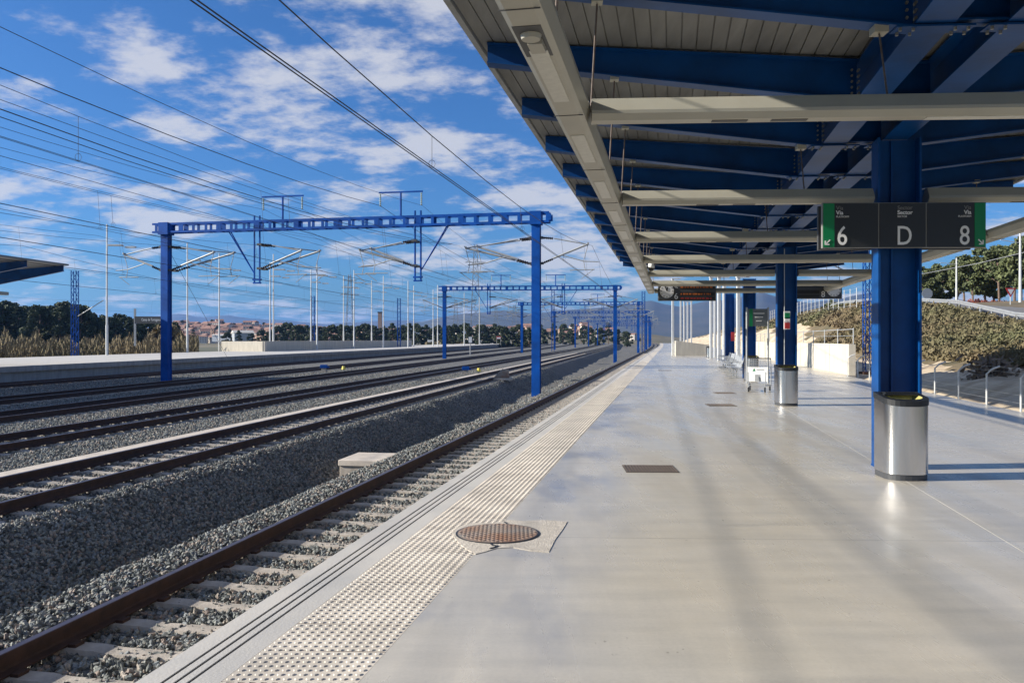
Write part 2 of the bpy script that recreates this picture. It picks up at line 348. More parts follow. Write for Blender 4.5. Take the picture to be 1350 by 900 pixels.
k(gi.outputs[0], dp.inputs['Mesh']); k(na.outputs[0], dp.inputs['Density']); k(dp.outputs['Points'], off.inputs['Geometry']); k(ro.outputs[0], off.inputs['Offset'])
k(ico.outputs[0], sp_.inputs['Geometry']); k(nz.outputs['Color'], vs_.inputs[0]); k(vs_.outputs[0], vm_.inputs[0]); k(vm_.outputs[0], sp_.inputs['Offset'])
k(sp_.outputs[0], sm_.inputs[0]); k(off.outputs[0], ip.inputs['Points']); k(sm_.outputs[0], ip.inputs['Instance']); k(rr_.outputs[0], ip.inputs['Rotation']); k(rs_.outputs[0], ip.inputs['Scale'])
k(ip.outputs[0], jn.inputs[0]); k(gi.outputs[0], jn.inputs[0]); k(jn.outputs[0], go.inputs[0])
md_ = ballast.modifiers.new('stones', 'NODES'); md_.node_group = g

# ground sheet out to the horizon
b = MB(); b.box((0, 9000, -2.3), (40000, 30000, .5)); struct(b.build('ground', M['ground']))
# right-hand terrain: cutting, scrub bank, road shelf, wooded slope
def crest(d): return float(np.interp(d, [10, 43, 50, 60, 80, 100, 150, 200, 300, 420], [1.6, 2.1, 2.5, 3.7, 5.0, 5.4, 5.2, 5.0, 5.2, 3.5]))
def hz(p, d):
    c = crest(d); q = random.random
    if p < 8.2: return -.35
    if p < 12: return -.35+((p-8.2)/3.8)**.8*(.80+ (.9 if d > 75 else 0)*min(1, (d-75)/30) )
    base = .45+(.9 if d > 75 else 0)*min(1, (d-75)/30)
    if p < 20: f = (p-12)/8; return base+(c-base)*(f**.85)
    if p < 27: return c
    return c+(p-27)*.05
ps = list(np.concatenate([[7.5, 8.3], np.linspace(9, 12, 9), np.linspace(12.6, 20, 14), [20.4, 23, 27, 30, 40, 60, 100, 160]]))
dd = list(np.concatenate([np.arange(8, 90, 1.0), np.arange(90, 200, 3.), np.arange(200, 440, 10.)]))
v = []; f = []
for i, d in enumerate(dd):
    for j, p in enumerate(ps):
        w = .13 if 8.6 <= p <= 12 else (.10 if p < 20 else 0)
        nn = math.sin(d*.9+p*2.1)*.5+math.sin(d*.37+p*.9)*.7+math.sin(d*2.3-p*3)*.35
        q = PA(p, d); x, y = q.x+bend(d), d
        v.append((x, y, hz(p, d)+w*nn*(1.2 if p <= 12 else 1)))
n = len(ps)
mi = []
for i in range(len(dd)-1):
    for j in range(n-1):
        f.append((i*n+j, i*n+j+1, (i+1)*n+j+1, (i+1)*n+j))
        pm = (ps[j]+ps[j+1])/2; dm = dd[i]
        rocky = pm < 12+math.sin(dm*.7)*.35 or (dm > 78 and pm < 15+1.6*math.sin(dm*.21))
        mi.append(0 if rocky else (2 if 20.4 < pm < 27 and dm < 130 else 1))
me = bpy.data.meshes.new('embankment'); me.from_pydata(v, [], f)
M['bank'] = mat('scrubby_bank_soil', (.19, .135, .075), .95, 0, 0, .5, col2=(.075, .07, .035), bump=1, bscale=3, detail=9)
for q in (M['rock'], M['bank'], M['bank']): me.materials.append(q)
me.polygons.foreach_set('material_index', mi); me.polygons.foreach_set('use_smooth', [True]*len(f))
struct(bpy.data.objects.new('embankment', me)); COL.objects.link(bpy.data.objects['embankment'])
# road on the shelf
b = MB(); rd = [d for d in dd if 30 <= d <= 120]
for a_, c_ in zip(rd[:-1], rd[1:]):
    p0, p1 = PA(21, a_, crest(a_)+.06), PA(26.6, a_, crest(a_)+.06); p2, p3 = PA(26.6, c_, crest(c_)+.06), PA(21, c_, crest(c_)+.06)
    b.add([p0, p1, p2, p3], [(0, 1, 2, 3)])
struct(b.build('road', M['asphalt']))

# far mountains and hills: real ridges kilometres away
def ridge(name, pts, dist, depth, seed, m):
    us = np.linspace(pts[0][0], pts[-1][0], 160); top = np.interp(us, [p[0] for p in pts], [p[1] for p in pts]); rs = np.random.default_rng(seed)
    ph = rs.uniform(0, 6, 6); v = []; f = []; rows = 14
    for i, u in enumerate(us):
        wob = sum(math.sin(u*.02*(2**k_)+ph[k_])*1.1/(1.7**k_) for k_ in range(5))
        H = (HOR-top[i]+wob)*dist/F+EYE
        for j in range(rows):
            t_ = j/(rows-1); dj = dist-depth*(1-t_); zz = (H+3)*(t_**1.35)
            zz *= 1+.09*math.sin(u*.05+j*1.3+ph[0])*(1-t_)+.06*math.sin(u*.13-j*2.1)*(1-t_)
            v.append(((u-675)/F*dj, dj, zz-3))
        v.append(((u-675)/F*(dist+depth), dist+depth, -5))
    R_ = rows+1
    for i in range(len(us)-1):
        for j in range(R_-1): f.append((i*R_+j, i*R_+j+1, (i+1)*R_+j+1, (i+1)*R_+j))
    me = bpy.data.meshes.new(name); me.from_pydata(v, [], f); me.materials.append(m); me.polygons.foreach_set('use_smooth', [True]*len(f))
    o = bpy.data.objects.new(name, me); COL.objects.link(o); return struct(o)
ridge('mountain', [(520, 428), (600, 415), (660, 411), (700, 413), (760, 408), (810, 403), (840, 398), (858, 394), (876, 399), (895, 404), (930, 398), (965, 396), (1005, 386), (1035, 394), (1065, 400), (1110, 393), (1150, 384), (1210, 392), (1300, 400), (1500, 420)], 3600, 1700, 3, M['mount'])
ridge('mountain', [(-300, 440), (60, 432), (200, 421), (235, 414), (262, 418), (300, 416), (330, 421), (420, 425), (520, 422), (600, 428), (700, 440)], 6000, 1500, 8, M['mount'])
M['hill'] = mat('town_hill', (.075, .075, .04), 1, 0, 0, .02, col2=(.16, .13, .08), detail=8)
TOWN = [(-60, 441), (150, 436), (215, 432), (280, 431), (330, 432), (380, 436), (450, 438), (520, 440), (560, 441), (640, 437), (700, 434), (760, 434), (830, 440), (900, 444)]
ridge('hill', TOWN, 700, 260, 5, M['hill'])

# our platform: slab, edge coping with rubber strips, tactile strip
def strip(b, p0, p1, d0, d1, z0, z1, mi=0, step=20):
    dl = list(np.arange(d0, d1, step))+[d1]
    for a_, c_ in zip(dl[:-1], dl[1:]):
        q = [PA(p0, a_), PA(p1, a_), PA(p1, c_), PA(p0, c_)]
        b.ext([(w.x+bend(w.y), w.y) for w in q], z0, z1, mi)
END = 330
b = MB(); strip(b, -1.427, 7.6, -6, 37, -.3, 0); strip(b, -1.427, 8.1, 37, END, -.3, 0); strip(b, -2.30, 7.55, -6, END, -1.9, -.302); struct(b.build('platform', M['floor']))
b = MB(); strip(b, -2.451, -2.336, -6, END, -.26, 0); strip(b, -2.318, -2.276, -6, END, -.26, 0); strip(b, -2.258, -2.216, -6, END, -.26, 0); strip(b, -2.198, -2.064, -6, END, -.26, 0)
struct(b.build('platform_edge', M['edge']))
b = MB()
for q in (-2.327, -2.267, -2.207): strip(b, q-.009, q+.009, -6, END, -.2, -.006)
struct(b.build('platform_groove', M['joint']))
b = MB(); strip(b, -2.062, -1.429, -6, END, -.25, .0)
ndx, pit = 12, .0525
prof = [(.017, 0), (.0125, .0055)]
for j in range(int((60-1)/pit)):
    d = 1.2+j*pit
    for i in range(ndx):
        q = PA(-2.036+i*pit, d); nn = 6 if d < 16 else 4; o = len(b.v)
        if abs(q.x) > d*.68: continue
        vs = []
        for r_, z_ in prof: vs += [(q.x+r_*math.cos(6.2832*k_/nn), q.y+r_*math.sin(6.2832*k_/nn), z_+.0005) for k_ in range(nn)]
        b.add(vs, [(k_, (k_+1) % nn, nn+(k_+1) % nn, nn+k_) for k_ in range(nn)]+[tuple(range(nn, 2*nn))])
o = b.build('tactile_paving', M['tact']); struct(o)
b = MB()
for i in range(56):
    d = 2.3+i*.4; a_, c_ = PA(-2.06, d), PA(-1.43, d-.03); b.bar((a_.x, a_.y, .0008), (c_.x, c_.y, .0008), .004, .0016)
struct(b.build('tile_joint', M['grate']))
b = MB(); strip(b, 2.616, 2.624, 0, 70, .0, .0015); struct(b.build('platform_joint', mat('joint_seal', (.40, .385, .35), .8)))

# opposite platform
def P2(p, d, z=0): return Vector((-(p)*1.007+.118*d+bend(d), d, z))
b = MB(); dl = [-30, 0, 30, 60, 100, 150, 190, 230, 280, 330]
for a_, c_ in zip(dl[:-1], dl[1:]):
    q = [P2(50.9, a_), P2(34.6, a_), P2(34.6, c_), P2(50.9, c_)]; b.ext([(w.x, w.y) for w in q], -.32, 0)
    q = [P2(50.7, a_), P2(34.85, a_), P2(34.85, c_), P2(50.7, c_)]; b.ext([(w.x, w.y) for w in q], -1.6, -.322)
struct(b.build('far_platform', M['wallg']))
b = MB()
for a_, c_ in zip(dl[:-1], dl[1:]):
    q = [P2(50.8, a_), P2(34.62, a_), P2(34.62, c_), P2(50.8, c_)]; b.ext([(w.x, w.y) for w in q], .0, .02)
struct(b.build('far_platform_paving', M['edge']))

# ------------------------------------------------------------------ tracks
RP = [(-.075, 0), (.075, 0), (.075, .012), (.02, .03), (.009, .05), (.009, .125), (.036, .137), (.036, .168), (.03, .172), (-.03, .172), (-.036, .168), (-.036, .137), (-.009, .125), (-.009, .05), (-.02, .03), (-.075, .012)]
def make_rail(k, off, parent):
    dl = [-12, 20, 60, 150, 200, 250, 300, 350, 400, 450, 500]; vs = []; n = len(RP)
    for d in dl: vs += [(lt(k, d, off)+x, d, RAILZ-.172+z) for x, z in RP]
    b = MB()
    for i in range(len(dl)-1):
        for j in range(n):
            jj = (j+1) % n; b.f.append((i*n+j, i*n+jj, (i+1)*n+jj, (i+1)*n+j)); b.mi.append(1 if j in (7, 8, 9) else 0)
    b.v = vs; b.f.append(tuple(range(n))); b.mi.append(0)
    return b.build('rail', [M['rust'], M['railtop']], parent)
def sleeper_shape(b, c, ang, top):
    L_ = [(-1.3, -.02), (-1.05, 0), (-.42, 0), (-.25, -.016), (.25, -.016), (.42, 0), (1.05, 0), (1.3, -.02)]
    cs, sn = math.cos(ang), math.sin(ang); vs = []
    for x, z in L_:
        for y, zz in ((-.14, -.2), (-.085, z), (.085, z), (.14, -.2)):
            vs.append((c[0]+cs*x-sn*y, c[1]+sn*x+cs*y, top+zz))
    fs = []
    for i in range(len(L_)-1):
        for j in range(3): fs.append((i*4+j, i*4+j+1, (i+1)*4+j+1, (i+1)*4+j))
    fs += [(0, 1, 2, 3), tuple(len(vs)-4+i for i in (3, 2, 1, 0))]
    b.add(vs, fs)
tlab = {'A': 'rusty railway track beside the near platform edge', 'B': 'railway track along the pale concrete cable trough, second from the near platform',
        'C': 'third railway track counted from the near platform', 'D': 'fourth railway track counted from the near platform',
        'E': 'fifth railway track, just in front of the far blue gantry post', 'F': 'railway track running at the foot of the far platform wall'}
smesh = None
for k_ in TR:
    root = empty('railway_track', (0, 0, 0), tlab[k_], 'railway track', group='railway tracks of the station')
    gauge = TR[k_][2]
    for s_ in (-1, 1): make_rail(k_, s_*gauge/2, root)
    top = RAILZ-.178; ang = -math.atan(TR[k_][1])
    d0 = {'A': 3.2, 'B': 7, 'C': 12, 'D': 18, 'E': 24, 'F': 30}[k_]
    cnt = {'A': 99, 'B': 99, 'C': 60, 'D': 30, 'E': 0, 'F': 0}[k_]
    if smesh is None:
        bb = MB(); sleeper_shape(bb, (0, 0), 0, 0); 
        for s_ in (-1, 1):
            for q in (-.10, .10): bb.box((s_*.7535+q*1.15, 0, .012), (.07, .11, .03), mi=1)
        smesh = bb.mesh('sleeper', [M['sleeper'], M['rust']])
    for i in range(cnt):
        d = d0+i*.6; so = bpy.data.objects.new('sleeper', smesh); COL.objects.link(so); so.parent = root
        so.location = (lt(k_, d), d, top); so.rotation_euler = (0, 0, ang+R(random.uniform(-.6, .6)))
    bb = MB(); d = d0+cnt*.6
    while d < 150: sleeper_shape(bb, (lt(k_, d), d), ang, top); d += .6
    o = bb.build('sleeper', M['sleeper'], root); o['kind'] = 'stuff'
# cable trough lid beside track B
b = MB(); dl = list(np.arange(6, 150, 1.0))
for a_, c_ in zip(dl[:-1], dl[1:]):
    b.ext([(lt('B', a_, -1.78), a_+.006), (lt('B', a_, -1.36), a_+.006), (lt('B', c_, -1.36), c_-.006), (lt('B', c_, -1.78), c_-.006)], -1.05, -.875)
tag(b.build('cable_trough', M['cable']), 'long pale concrete cable trough lid running between the second and third tracks', 'cable trough')
# drain chambers in the ditch
for (u, d, z, w, lab) in ((493, 20.0, -1.34, 1.28, 'pale concrete drain chamber lid in the ditch near the first track'), (751, 48, -1.15, 1.2, 'small pale concrete drain chamber in the ditch beyond the near gantry post')):
    r_ = empty('drain_chamber', at(u, d, z-.25), lab, 'drain chamber', rz=-.17)
    b = MB(); b.box((0, 0, .1), (w*.97, 1.27, .30)); b.build('chamber', M['sleeper'], r_, bevel=.02)
    b = MB(); b.box((0, 0, .31), (w, 1.35, .14)); b.build('lid', M['cable'], r_, bevel=.015)
# point machines / markers between the tracks
for (u, v_, lab) in ((427, 488, 'small blue lineside box between tracks, left of the two'), (614, 491, 'small blue lineside box beside the concrete cable trough, right of the two')):
    p = gp(u, v_+2, -.93); r_ = empty('trackside_box', p, lab, 'lineside box')
    b = MB(); b.box((0, 0, .14), (.32, .3, .28)); b.build('foot', M['sleeper'], r_); b = MB(); b.box((0, 0, .42), (.52, .4, .26)); b.box((.33, 0, .36), (.16, .2, .12)); b.build('housing', M['blue2'], r_, bevel=.02)
    r_ = empty('marker', p+Vector((.95 if u > 500 else 1.5, .1, 0)), 'small yellow ground marker just right of the '+('right' if u > 500 else 'left')+' blue lineside box', 'marker')
    b = MB(); b.tube([(0, 0, 0), (0, 0, .18)], .05); b.build('peg', M['galv'], r_); b = MB(); b.tube([(0, 0, .18), (0, 0, .44)], [.17, .1], 8); b.build('cap', M['yellow'], r_)
p = gp(660, 497, -.76); r_ = empty('rail_block', Vector((p.x, p.y, -.95)), 'rusty brown wedge block standing between the rails of the second track', 'block')
b = MB(); b.prism([(-.45, 0), (.55, 0), (.5, .5), (.1, .55)], (0, -.25, .15), (0, .35, .15)); b.build('block', M['mhole'], r_); b = MB(); b.box((0, 0, .1), (1.5, .5, .16)); b.build('base', M['cable'], r_)

# ------------------------------------------------------------------ the canopy over our platform
TG = .192; CG = 1/math.sqrt(1+TG*TG); TT = -.056
TA2 = Vector((1, TT, 0)).normalized(); GA = Vector((TG*CG, CG, 0))
def Q(p, d, z):                                   # canopy line p, at the rafter/beam whose axis crosses that line; d measured at p=2.8
    # start on the axis p=2.8 at distance d, then move along the crosswise direction
    base = Vector((2.8/CG+TG*d, d, z)); n = Vector((CG, -TG*CG, 0)); k_ = (p-2.8)/TA2.dot(n); return base+TA2*k_
can = empty('platform_canopy', Q(2.8, 10.4, 0), 'blue steel butterfly canopy with cream light troughs over the near platform', 'canopy')
C0 = can.location.copy()
def lq(p, d, z): return Q(p, d, z)-C0
def rafter_dist(i): return 8.62+i*2.03            # distance on the column axis
RID = list(range(-3, 13))
z_edge, z_val = 4.75, 4.49
# roof sheets with ribs running lengthwise
b = MB(); dA, dB = rafter_dist(-3)-1.2, rafter_dist(12)+.45
def sheet(p0, z0, p1, z1, npan):
    for i in range(npan):
        f0, f1 = i/npan, (i+1)/npan; g_ = .014/(abs(p1-p0)/npan)/npan
        for (fa, fb, dz) in ((f0, f1-g_, 0), (f1-g_, f1, .02)):
            pa_, pb_ = p0+(p1-p0)*fa, p0+(p1-p0)*fb; za, zb = z0+(z1-z0)*fa, z0+(z1-z0)*fb
            A_, B_, C_, D_ = lq(pa_, dA, za+dz), lq(pb_, dA, zb+dz), lq(pb_, dB, zb+dz), lq(pa_, dB, za+dz); up = Vector((0, 0, .07))
            b.add([A_, B_, C_, D_, A_+up, B_+up, C_+up, D_+up], [(0, 1, 2, 3), (4, 5, 6, 7), (0, 1, 5, 4), (1, 2, 6, 5), (2, 3, 7, 6), (3, 0, 4, 7)])
sheet(-2.0, z_edge, 2.35, z_val, 29); sheet(6.7, z_edge, 2.35, z_val, 29)
b.build('roof_sheet', M['roofsheet'], can)
b = MB()
for p_ in (-2.045, 6.745): b.prism([(-.03, -.03), (.03, -.03), (.03, .09), (-.03, .09)], lq(p_, dA, z_edge), lq(p_, dB, z_edge))
b.build('roof_edge_trim', M['galv'], can)
def rafter(d, parent):
    b = MB()
    for p0, p1 in ((-1.93, 1.88), (6.63, 2.88)):
        zt0, zt1, zb0, zb1 = z_edge-.012, z_val+.0, z_edge-.225, 4.06
        for (w, ta, tb) in ((.014, 0, 0),):
            A, B = lq(p0, d, 0), lq(p1, d, 0); n = GA*(w/2)
            vs = [A-n+Vector((0, 0, zb0)), B-n+Vector((0, 0, zb1)), B-n+Vector((0, 0, zt1)), A-n+Vector((0, 0, zt0))]; vs += [q+n*2 for q in vs]
            b.add(vs, [(0, 1, 2, 3), (7, 6, 5, 4), (0, 1, 5, 4), (1, 2, 6, 5), (2, 3, 7, 6), (3, 0, 4, 7)])
        for za, zb_, t_ in ((zb0, zb1, .016), (zt0-.014, zt1-.014, .012)):
            b.bar(lq(p0, d, za), lq(p1, d, zb_), .17, t_)
    # short stub between the twin girders
    b.bar(lq(2.14, d, 4.28), lq(2.62, d, 4.28), .012, .36); b.bar(lq(2.16, d, 4.11), lq(2.58, d, 4.11), .17, .014); b.bar(lq(2.16, d, 4.45), lq(2.58, d, 4.45), .17, .014)
    o = b.build('rafter', M['blue'], parent); return o
for i in RID:
    d = rafter_dist(i); rafter(d, can)
for p_ in (2.03, 2.73):
    b = MB(); a_, c_ = lq(p_, dA, 0), lq(p_, dB-.2, 0)
    for z_, h_ in ((4.085, .018), (4.45, .018)): b.prism([(-.15, z_), (.15, z_), (.15, z_+h_), (-.15, z_+h_)], a_, c_)
    b.prism([(-.008, 4.103), (.008, 4.103), (.008, 4.45), (-.008, 4.45)], a_, c_)
    b.build('girder', M['blue'], can)
for i in RID[:11]:
    d = rafter_dist(i)
    for p_ in (2.03, 2.73):
        b = MB(); b.bar(lq(p_-.30, d, 4.066), lq(p_+.30, d, 4.066), .16, .016)
        pl = b.build('splice_plate', M['blue'], can)
        bb = MB()
        for s_ in (-.26, -.16, .16, .26):
            for t_ in (-.05, .05):
                c_ = lq(p_+s_, d+t_, 4.05); bb.tube([c_+Vector((0, 0, .01)), c_-Vector((0, 0, .018))], .014, 6)
        for s_ in (-.20, -.13):                   # bolt rows in the rafter web where it meets the girder
            for t_ in range(5):
                c_ = lq(p_+s_*(1 if p_ < 2.4 else -1), d, 4.15+t_*.06); bb.tube([c_-GA*.03, c_+GA*.03], .013, 6)
        bb.build('bolt', M['bolt'], pl)
# columns
colpos = [(1181.5, 10.42), (1036.6, 22.45), (987.6, 34.3)]
def column(u, d, parent, base, ztop=4.08):
    c = at(u, d)-base; b = MB(); hw = .248
    n = GA; t_ = TA2
    def plate(ctr, w, dp, z0, z1):               # w along t, dp along g
        q = [ctr+t_*sx*w/2+n*sy*dp/2 for sx, sy in ((-1, -1), (1, -1), (1, 1), (-1, 1))]; b.ext([(p.x, p.y) for p in q], z0, z1)
    plate(c-t_*hw, .026, .36, .02, ztop); plate(c+t_*hw, .026, .36, .02, ztop); plate(c, hw*2-.028, .016, .02, ztop); plate(c, .53, .40, .0, .018)
    plate(c-t_*.06+n*.0-n*.03, .03, .03, .02, ztop-.01)
    return b.build('column', M['blue'], parent)
for u, d in colpos: column(u, d, can, C0)
# longitudinal light troughs
TP = [(-.11, .02), (-.075, 0), (.075, 0), (.11, .02), (.14, .11), (.13, .17), (-.13, .17), (-.14, .11)]
ZT = 3.29
def trough_run(pc, d0, d1):
    o = None; b = MB(); b.prism([(x, ZT+z) for x, z in TP], lq(pc, d0, 0), lq(pc, d1, 0)); o = b.build('light_trough', M['cream'], can, bevel=0)
    seg = 2.03; d = d0+.25; i = 0
    while d < d1-.7:
        bb = MB(); bb.prism([(-.055, ZT-.006), (.055, ZT-.006), (.055, ZT+.01), (-.055, ZT+.01)], lq(pc, d+.2, 0), lq(pc, d+.2+1.05, 0)); bb.build('diffuser', M['cream2'], o)
        bb = MB(); bb.prism([(-.11, ZT-.004), (.11, ZT-.004), (.11, ZT+.002), (-.11, ZT+.002)], lq(pc, d+1.62, 0), lq(pc, d+1.628, 0)); bb.build('panel_seam', M['dark'], o)
        d += seg; i += 1
    return o
tl = trough_run(-.77, 2.2, 30.9); tr = trough_run(5.39, 2.2, 30.9)
# open light fitting recess with a round speaker near the camera
spq = lq(-.77, 4.72, ZT-.004); b = MB()
b.prism([(-.085, ZT-.003), (.075, ZT-.003), (.075, ZT+.001), (-.085, ZT+.001)], lq(-.77, 4.30, 0), lq(-.77, 4.78, 0)); b.build('recess', M['dark'], tl)
b = MB(); b.tube([lq(-.77, 4.43, ZT-.03), lq(-.77, 4.43, ZT-.004)], [.052, .06], 20); b.box(lq(-.76, 4.57, ZT-.018), (.085, .16, .03), rz=-.19); b.build('loudspeaker', M['cream'], tl, smooth=False)
# cross troughs
tdist = [6.43+4.03*i for i in range(-1, 7)]
XP = [(-.06, 0), (.06, 0), (.10, .045), (.10, .07), (.035, .178), (-.035, .178), (-.10, .07), (-.10, .045)]
xo = []
for i, d in enumerate(tdist):
    dax = d-.10
    segs = [(-.62, 5.25)] if i != 2 and i != 5 else ([(-.62, 2.44), (3.09, 5.25)] if i == 2 else [(-.62, 2.70), (3.31, 5.25)])
    b = MB()
    for a_, c_ in segs: b.prism([(x, ZT+z) for x, z in XP], lq(a_, dax, 0), lq(c_, dax, 0))
    o = b.build('cross_trough', M['cream'], can); xo.append(o)
    bb = MB()
    for a_ in (.3, .75, 4.1): bb.prism([(-.03, ZT-.004), (.03, ZT-.004), (.03, ZT+.002), (-.03, ZT+.002)], lq(a_, dax, 0), lq(a_+.27, dax, 0))
    bb.build('vent', M['dark'], o)
    for a_ in (1.9, 3.4):
        bb = MB(); bb.prism([(-.045, ZT-.005), (.045, ZT-.005), (.045, ZT+.002), (-.045, ZT+.002)], lq(a_, dax, 0), lq(a_+1.0, dax, 0)); bb.build('diffuser', M['cream2'], o) if (i != 2 and i != 5) else None
# hanger rods from the rafters
for i in RID[:14]:
    for p_ in (-.60, 5.22):
        d = rafter_dist(i); zr = z_edge-.225-.11*(1.4)
        b = MB(); b.box(lq(p_, d, zr-.02), (.09, .10, .05), rz=-.05); hb = b.build('hanger_bracket', M['cream'], can)
        b = MB(); b.tube([lq(p_, d, zr-.05), lq(p_-.05*(1 if p_ < 0 else -1), d, ZT+.16)], .008, 6); b.build('hanger_rod', M['rod'], hb)
for d in tdist:
    di = min(range(len(RID)), key=lambda q: abs(rafter_dist(RID[q])-d)); dr = rafter_dist(RID[di])
    for p_ in (1.62,):
        b = MB(); b.box(lq(p_, dr, 4.06), (.11, .12, .06), rz=-.05); hb = b.build('hanger_bracket', M['cream'], can)
        b = MB(); b.tube([lq(p_, dr, 4.05), lq(p_, d-.1, ZT+.17)], .008, 6); b.build('hanger_rod', M['rod'], hb)
# dome camera under the left trough
p = at(858.5, 21.2, 0); r_ = empty('security_camera', Vector((p.x, p.y, zat(357, 21.2))), 'white dome security camera hanging beside the left canopy trough', 'security camera')
b = MB(); b.tube([(0, 0, .07), (0, 0, .14), (0, 0, .22), (0, 0, .26)], [.085, .08, .05, .02], 14); b.tube([(0, 0, .25), (0, 0, .34)], .012); b.build('housing', M['white'], r_, smooth=True)
b = MB(); b.tube([(0, 0, -.01), (0, 0, .02), (0, 0, .072)], [.03, .065, .082], 14); b.build('dome', M['black'], r_, smooth=True)
# lone blue column further on
cl = empty('steel_column', at(962, 47.5, 0), 'blue steel column standing behind the row of grey benches', 'column')
column(962, 47.5, cl, cl.location, 4.2)
b = MB(); b.box((.1, -.3, 1.75), (.2, .03, .5)); b.build('notice', M['red'], cl)

# ------------------------------------------------------------------ station signs
def hanging_sign(u0, u1, v0, v1, d, d2):
    z1, z0 = zat(v0, d), zat(v1, d); x0, x1 = (u0-675)/F*d, (u1-675)/F*d; w = x1-x0; h = z1-z0
    r_ = empty('platform_sign', (x0, d, z0), 'black and green sign reading 6, D and 8 fixed across the nearest blue column', 'sign', rz=-.03)
    b = MB(); b.box((w/2, .02, h/2), (w, .05, h)); b.build('frame', M['signfr'], r_, bevel=.004)
    b = MB(); b.box((.18+w/2, d2-d+.06, h/2+.06), (w*.995, .05, h*1.03)); b.build('rear_panel', M['dark'], r_)
    px = w/(u1-u0); e = -.008
    xs = [0, (1157.2-u0)*px, (1218.8-u0)*px, w]
    for i in range(3):
        b = MB(); a_, c_ = xs[i]+.008, xs[i+1]-.008
        b.box(((a_+c_)/2, e, h/2), (c_-a_, .006, h-.02)); b.build('panel', M['signb'], r_)
    e = -.0135
    for a_, c_ in ((.008, 15.3*px), (w-15*px, w-.008)):
        b = MB(); b.box(((a_+c_)/2, e, h/2), (c_-a_, .004, h-.02)); b.build('green_band', M['green'], r_)
    y = -.0165
    def Z(v): return (v1-v)*px
    X = lambda u: (u-u0)*px
    for (s_, u, al) in (('Via', 1101.5, 'LEFT'), ('Sector', 1181, 'LEFT'), ('Via', 1276.5, 'RIGHT')):
        text('lettering', s_, 7.4*px, (X(u), y, Z(277)), r_, M['signfr'], al)
        text('lettering', s_, 7.4*px, (X(u), y, Z(283.2)), r_, M['white'], al, bold=.0012)
        text('lettering', {'Via': 'PLATFORM', 'Sector': 'SECTOR'}[s_], 3.4*px, (X(u), y, Z(287.2)), r_, M['white'], al)
    for s_, u in (('6', 1109.5), ('D', 1190), ('8', 1268)): text('lettering', s_, 35.5*px, (X(u), y, Z(323)), r_, M['white'], 'CENTER', bold=.0015, sx=.80)
    for u, s_ in ((1090.5, -1), (1288.5, 1)):
        b = MB(); c = Vector((X(u), y-.003, Z(319.5))); k_ = 3.0*px
        b.bar(c+Vector((-s_*k_, 0, k_)), c+Vector((s_*k_*.8, 0, -k_*.8)), .014, .004, up=(0, 1, 0)); b.bar(c+Vector((s_*k_, 0, -k_*1.1)), c+Vector((s_*k_, 0, k_*.7)), .014, .004, up=(0, 1, 0)); b.bar(c+Vector((s_*k_*1.1, 0, -k_)), c+Vector((-s_*k_*.7, 0, -k_)), .014, .004, up=(0, 1, 0))
        b.build('arrow', M['white'], r_)
    return r_
hanging_sign(1084, 1296, 267.5, 327.2, 10.12, 10.78)
def info_board(u0, u1, v0, v1, d, flip):
    z1, z0 = zat(v0, d), zat(v1, d); x0, x1 = (u0-675)/F*d, (u1-675)/F*d; w = x1-x0; h = z1-z0; px = d/F
    r_ = empty('departure_board', (x0, d, z0), ('right hand departure board with its clock at the right end, beside the second column' if flip else 'left hand departure board with amber text and its clock at the left end'), 'departure board')
    b = MB(); b.box((w/2, .06, h/2), (w, .14, h)); b.build('case', M['dark'], r_, bevel=.01)
    b = MB()
    for q in (.25, .75): b.tube([(w*q, .06, h), (w*q, .06, ZT+.1-z0)], .02)
    b.build('hanger', M['galv'], r_)
    cx = w-11*px if flip else 11*px
    b = MB(); b.tube([(cx, -.012, h/2), (cx, -.035, h/2)], 9.2*px, 28); ck = b.build('clock', M['white'], r_)
    b = MB(); b.tube([(cx, -.036, h/2), (cx, -.04, h/2)], 9.2*px, 28); bb = MB()
    for a_ in range(12):
        t_ = a_*math.pi/6; c = Vector((cx, -.038, h/2)); q = Vector((math.sin(t_), 0, math.cos(t_))); bb.bar(c+q*7.2*px, c+q*8.4*px, .03, .004, up=(0, 1, 0))
    for t_, l_ in ((.15, 5.0), (-.35, 7.0)):
        c = Vector((cx, -.041, h/2)); q = Vector((math.sin(t_), 0, math.cos(t_))); bb.bar(c, c+q*l_*px, .035, .005, up=(0, 1, 0))
    bb.build('clock_hands', M['black'], ck)
    nx = w-25*px if flip else 23.3*px
    text('lettering', '8' if flip else '6', 11*px, (nx, -.014, 2.4*px), r_, M['white'], 'CENTER', bold=.002)
    text('lettering', 'Via', 3.6*px, (nx, -.014, 16.5*px), r_, M['white'], 'CENTER')
    a_, c_ = (3*px, w-30*px) if flip else (28*px, w-2*px)
    for i, (z_, hh) in enumerate(((15.5, 5.0), (6.8, 4.4), (1.5, 3.6))):
        b = MB(); b.box(((a_+c_)/2, -.012, (z_+hh/2)*px), (c_-a_, .008, hh*px)); b.build('display', M['black'], r_)
        bb = MB(); x_ = a_+.03
        if not flip:
            rs2 = random.Random(i)
            while x_ < c_-.12:
                l_ = rs2.uniform(.03, .11); bb.box((x_+l_/2, -.019, (z_+hh/2)*px), (l_, .004, hh*px*.45)); x_ += l_+rs2.uniform(.015, .05)
            bb.build('display_text', M['ledr'] if i == 2 else M['led'], r_)
    bb = MB(); bb.box(((a_+c_)/2-.15*w*0, -.014, 22.3*px), ((c_-a_)*.3, .004, .03)); bb.build('heading', M['white'], r_)
info_board(868, 944, 371, 396.5, 29.5, False); info_board(1034, 1110, 369.5, 393.8, 29.5, True)
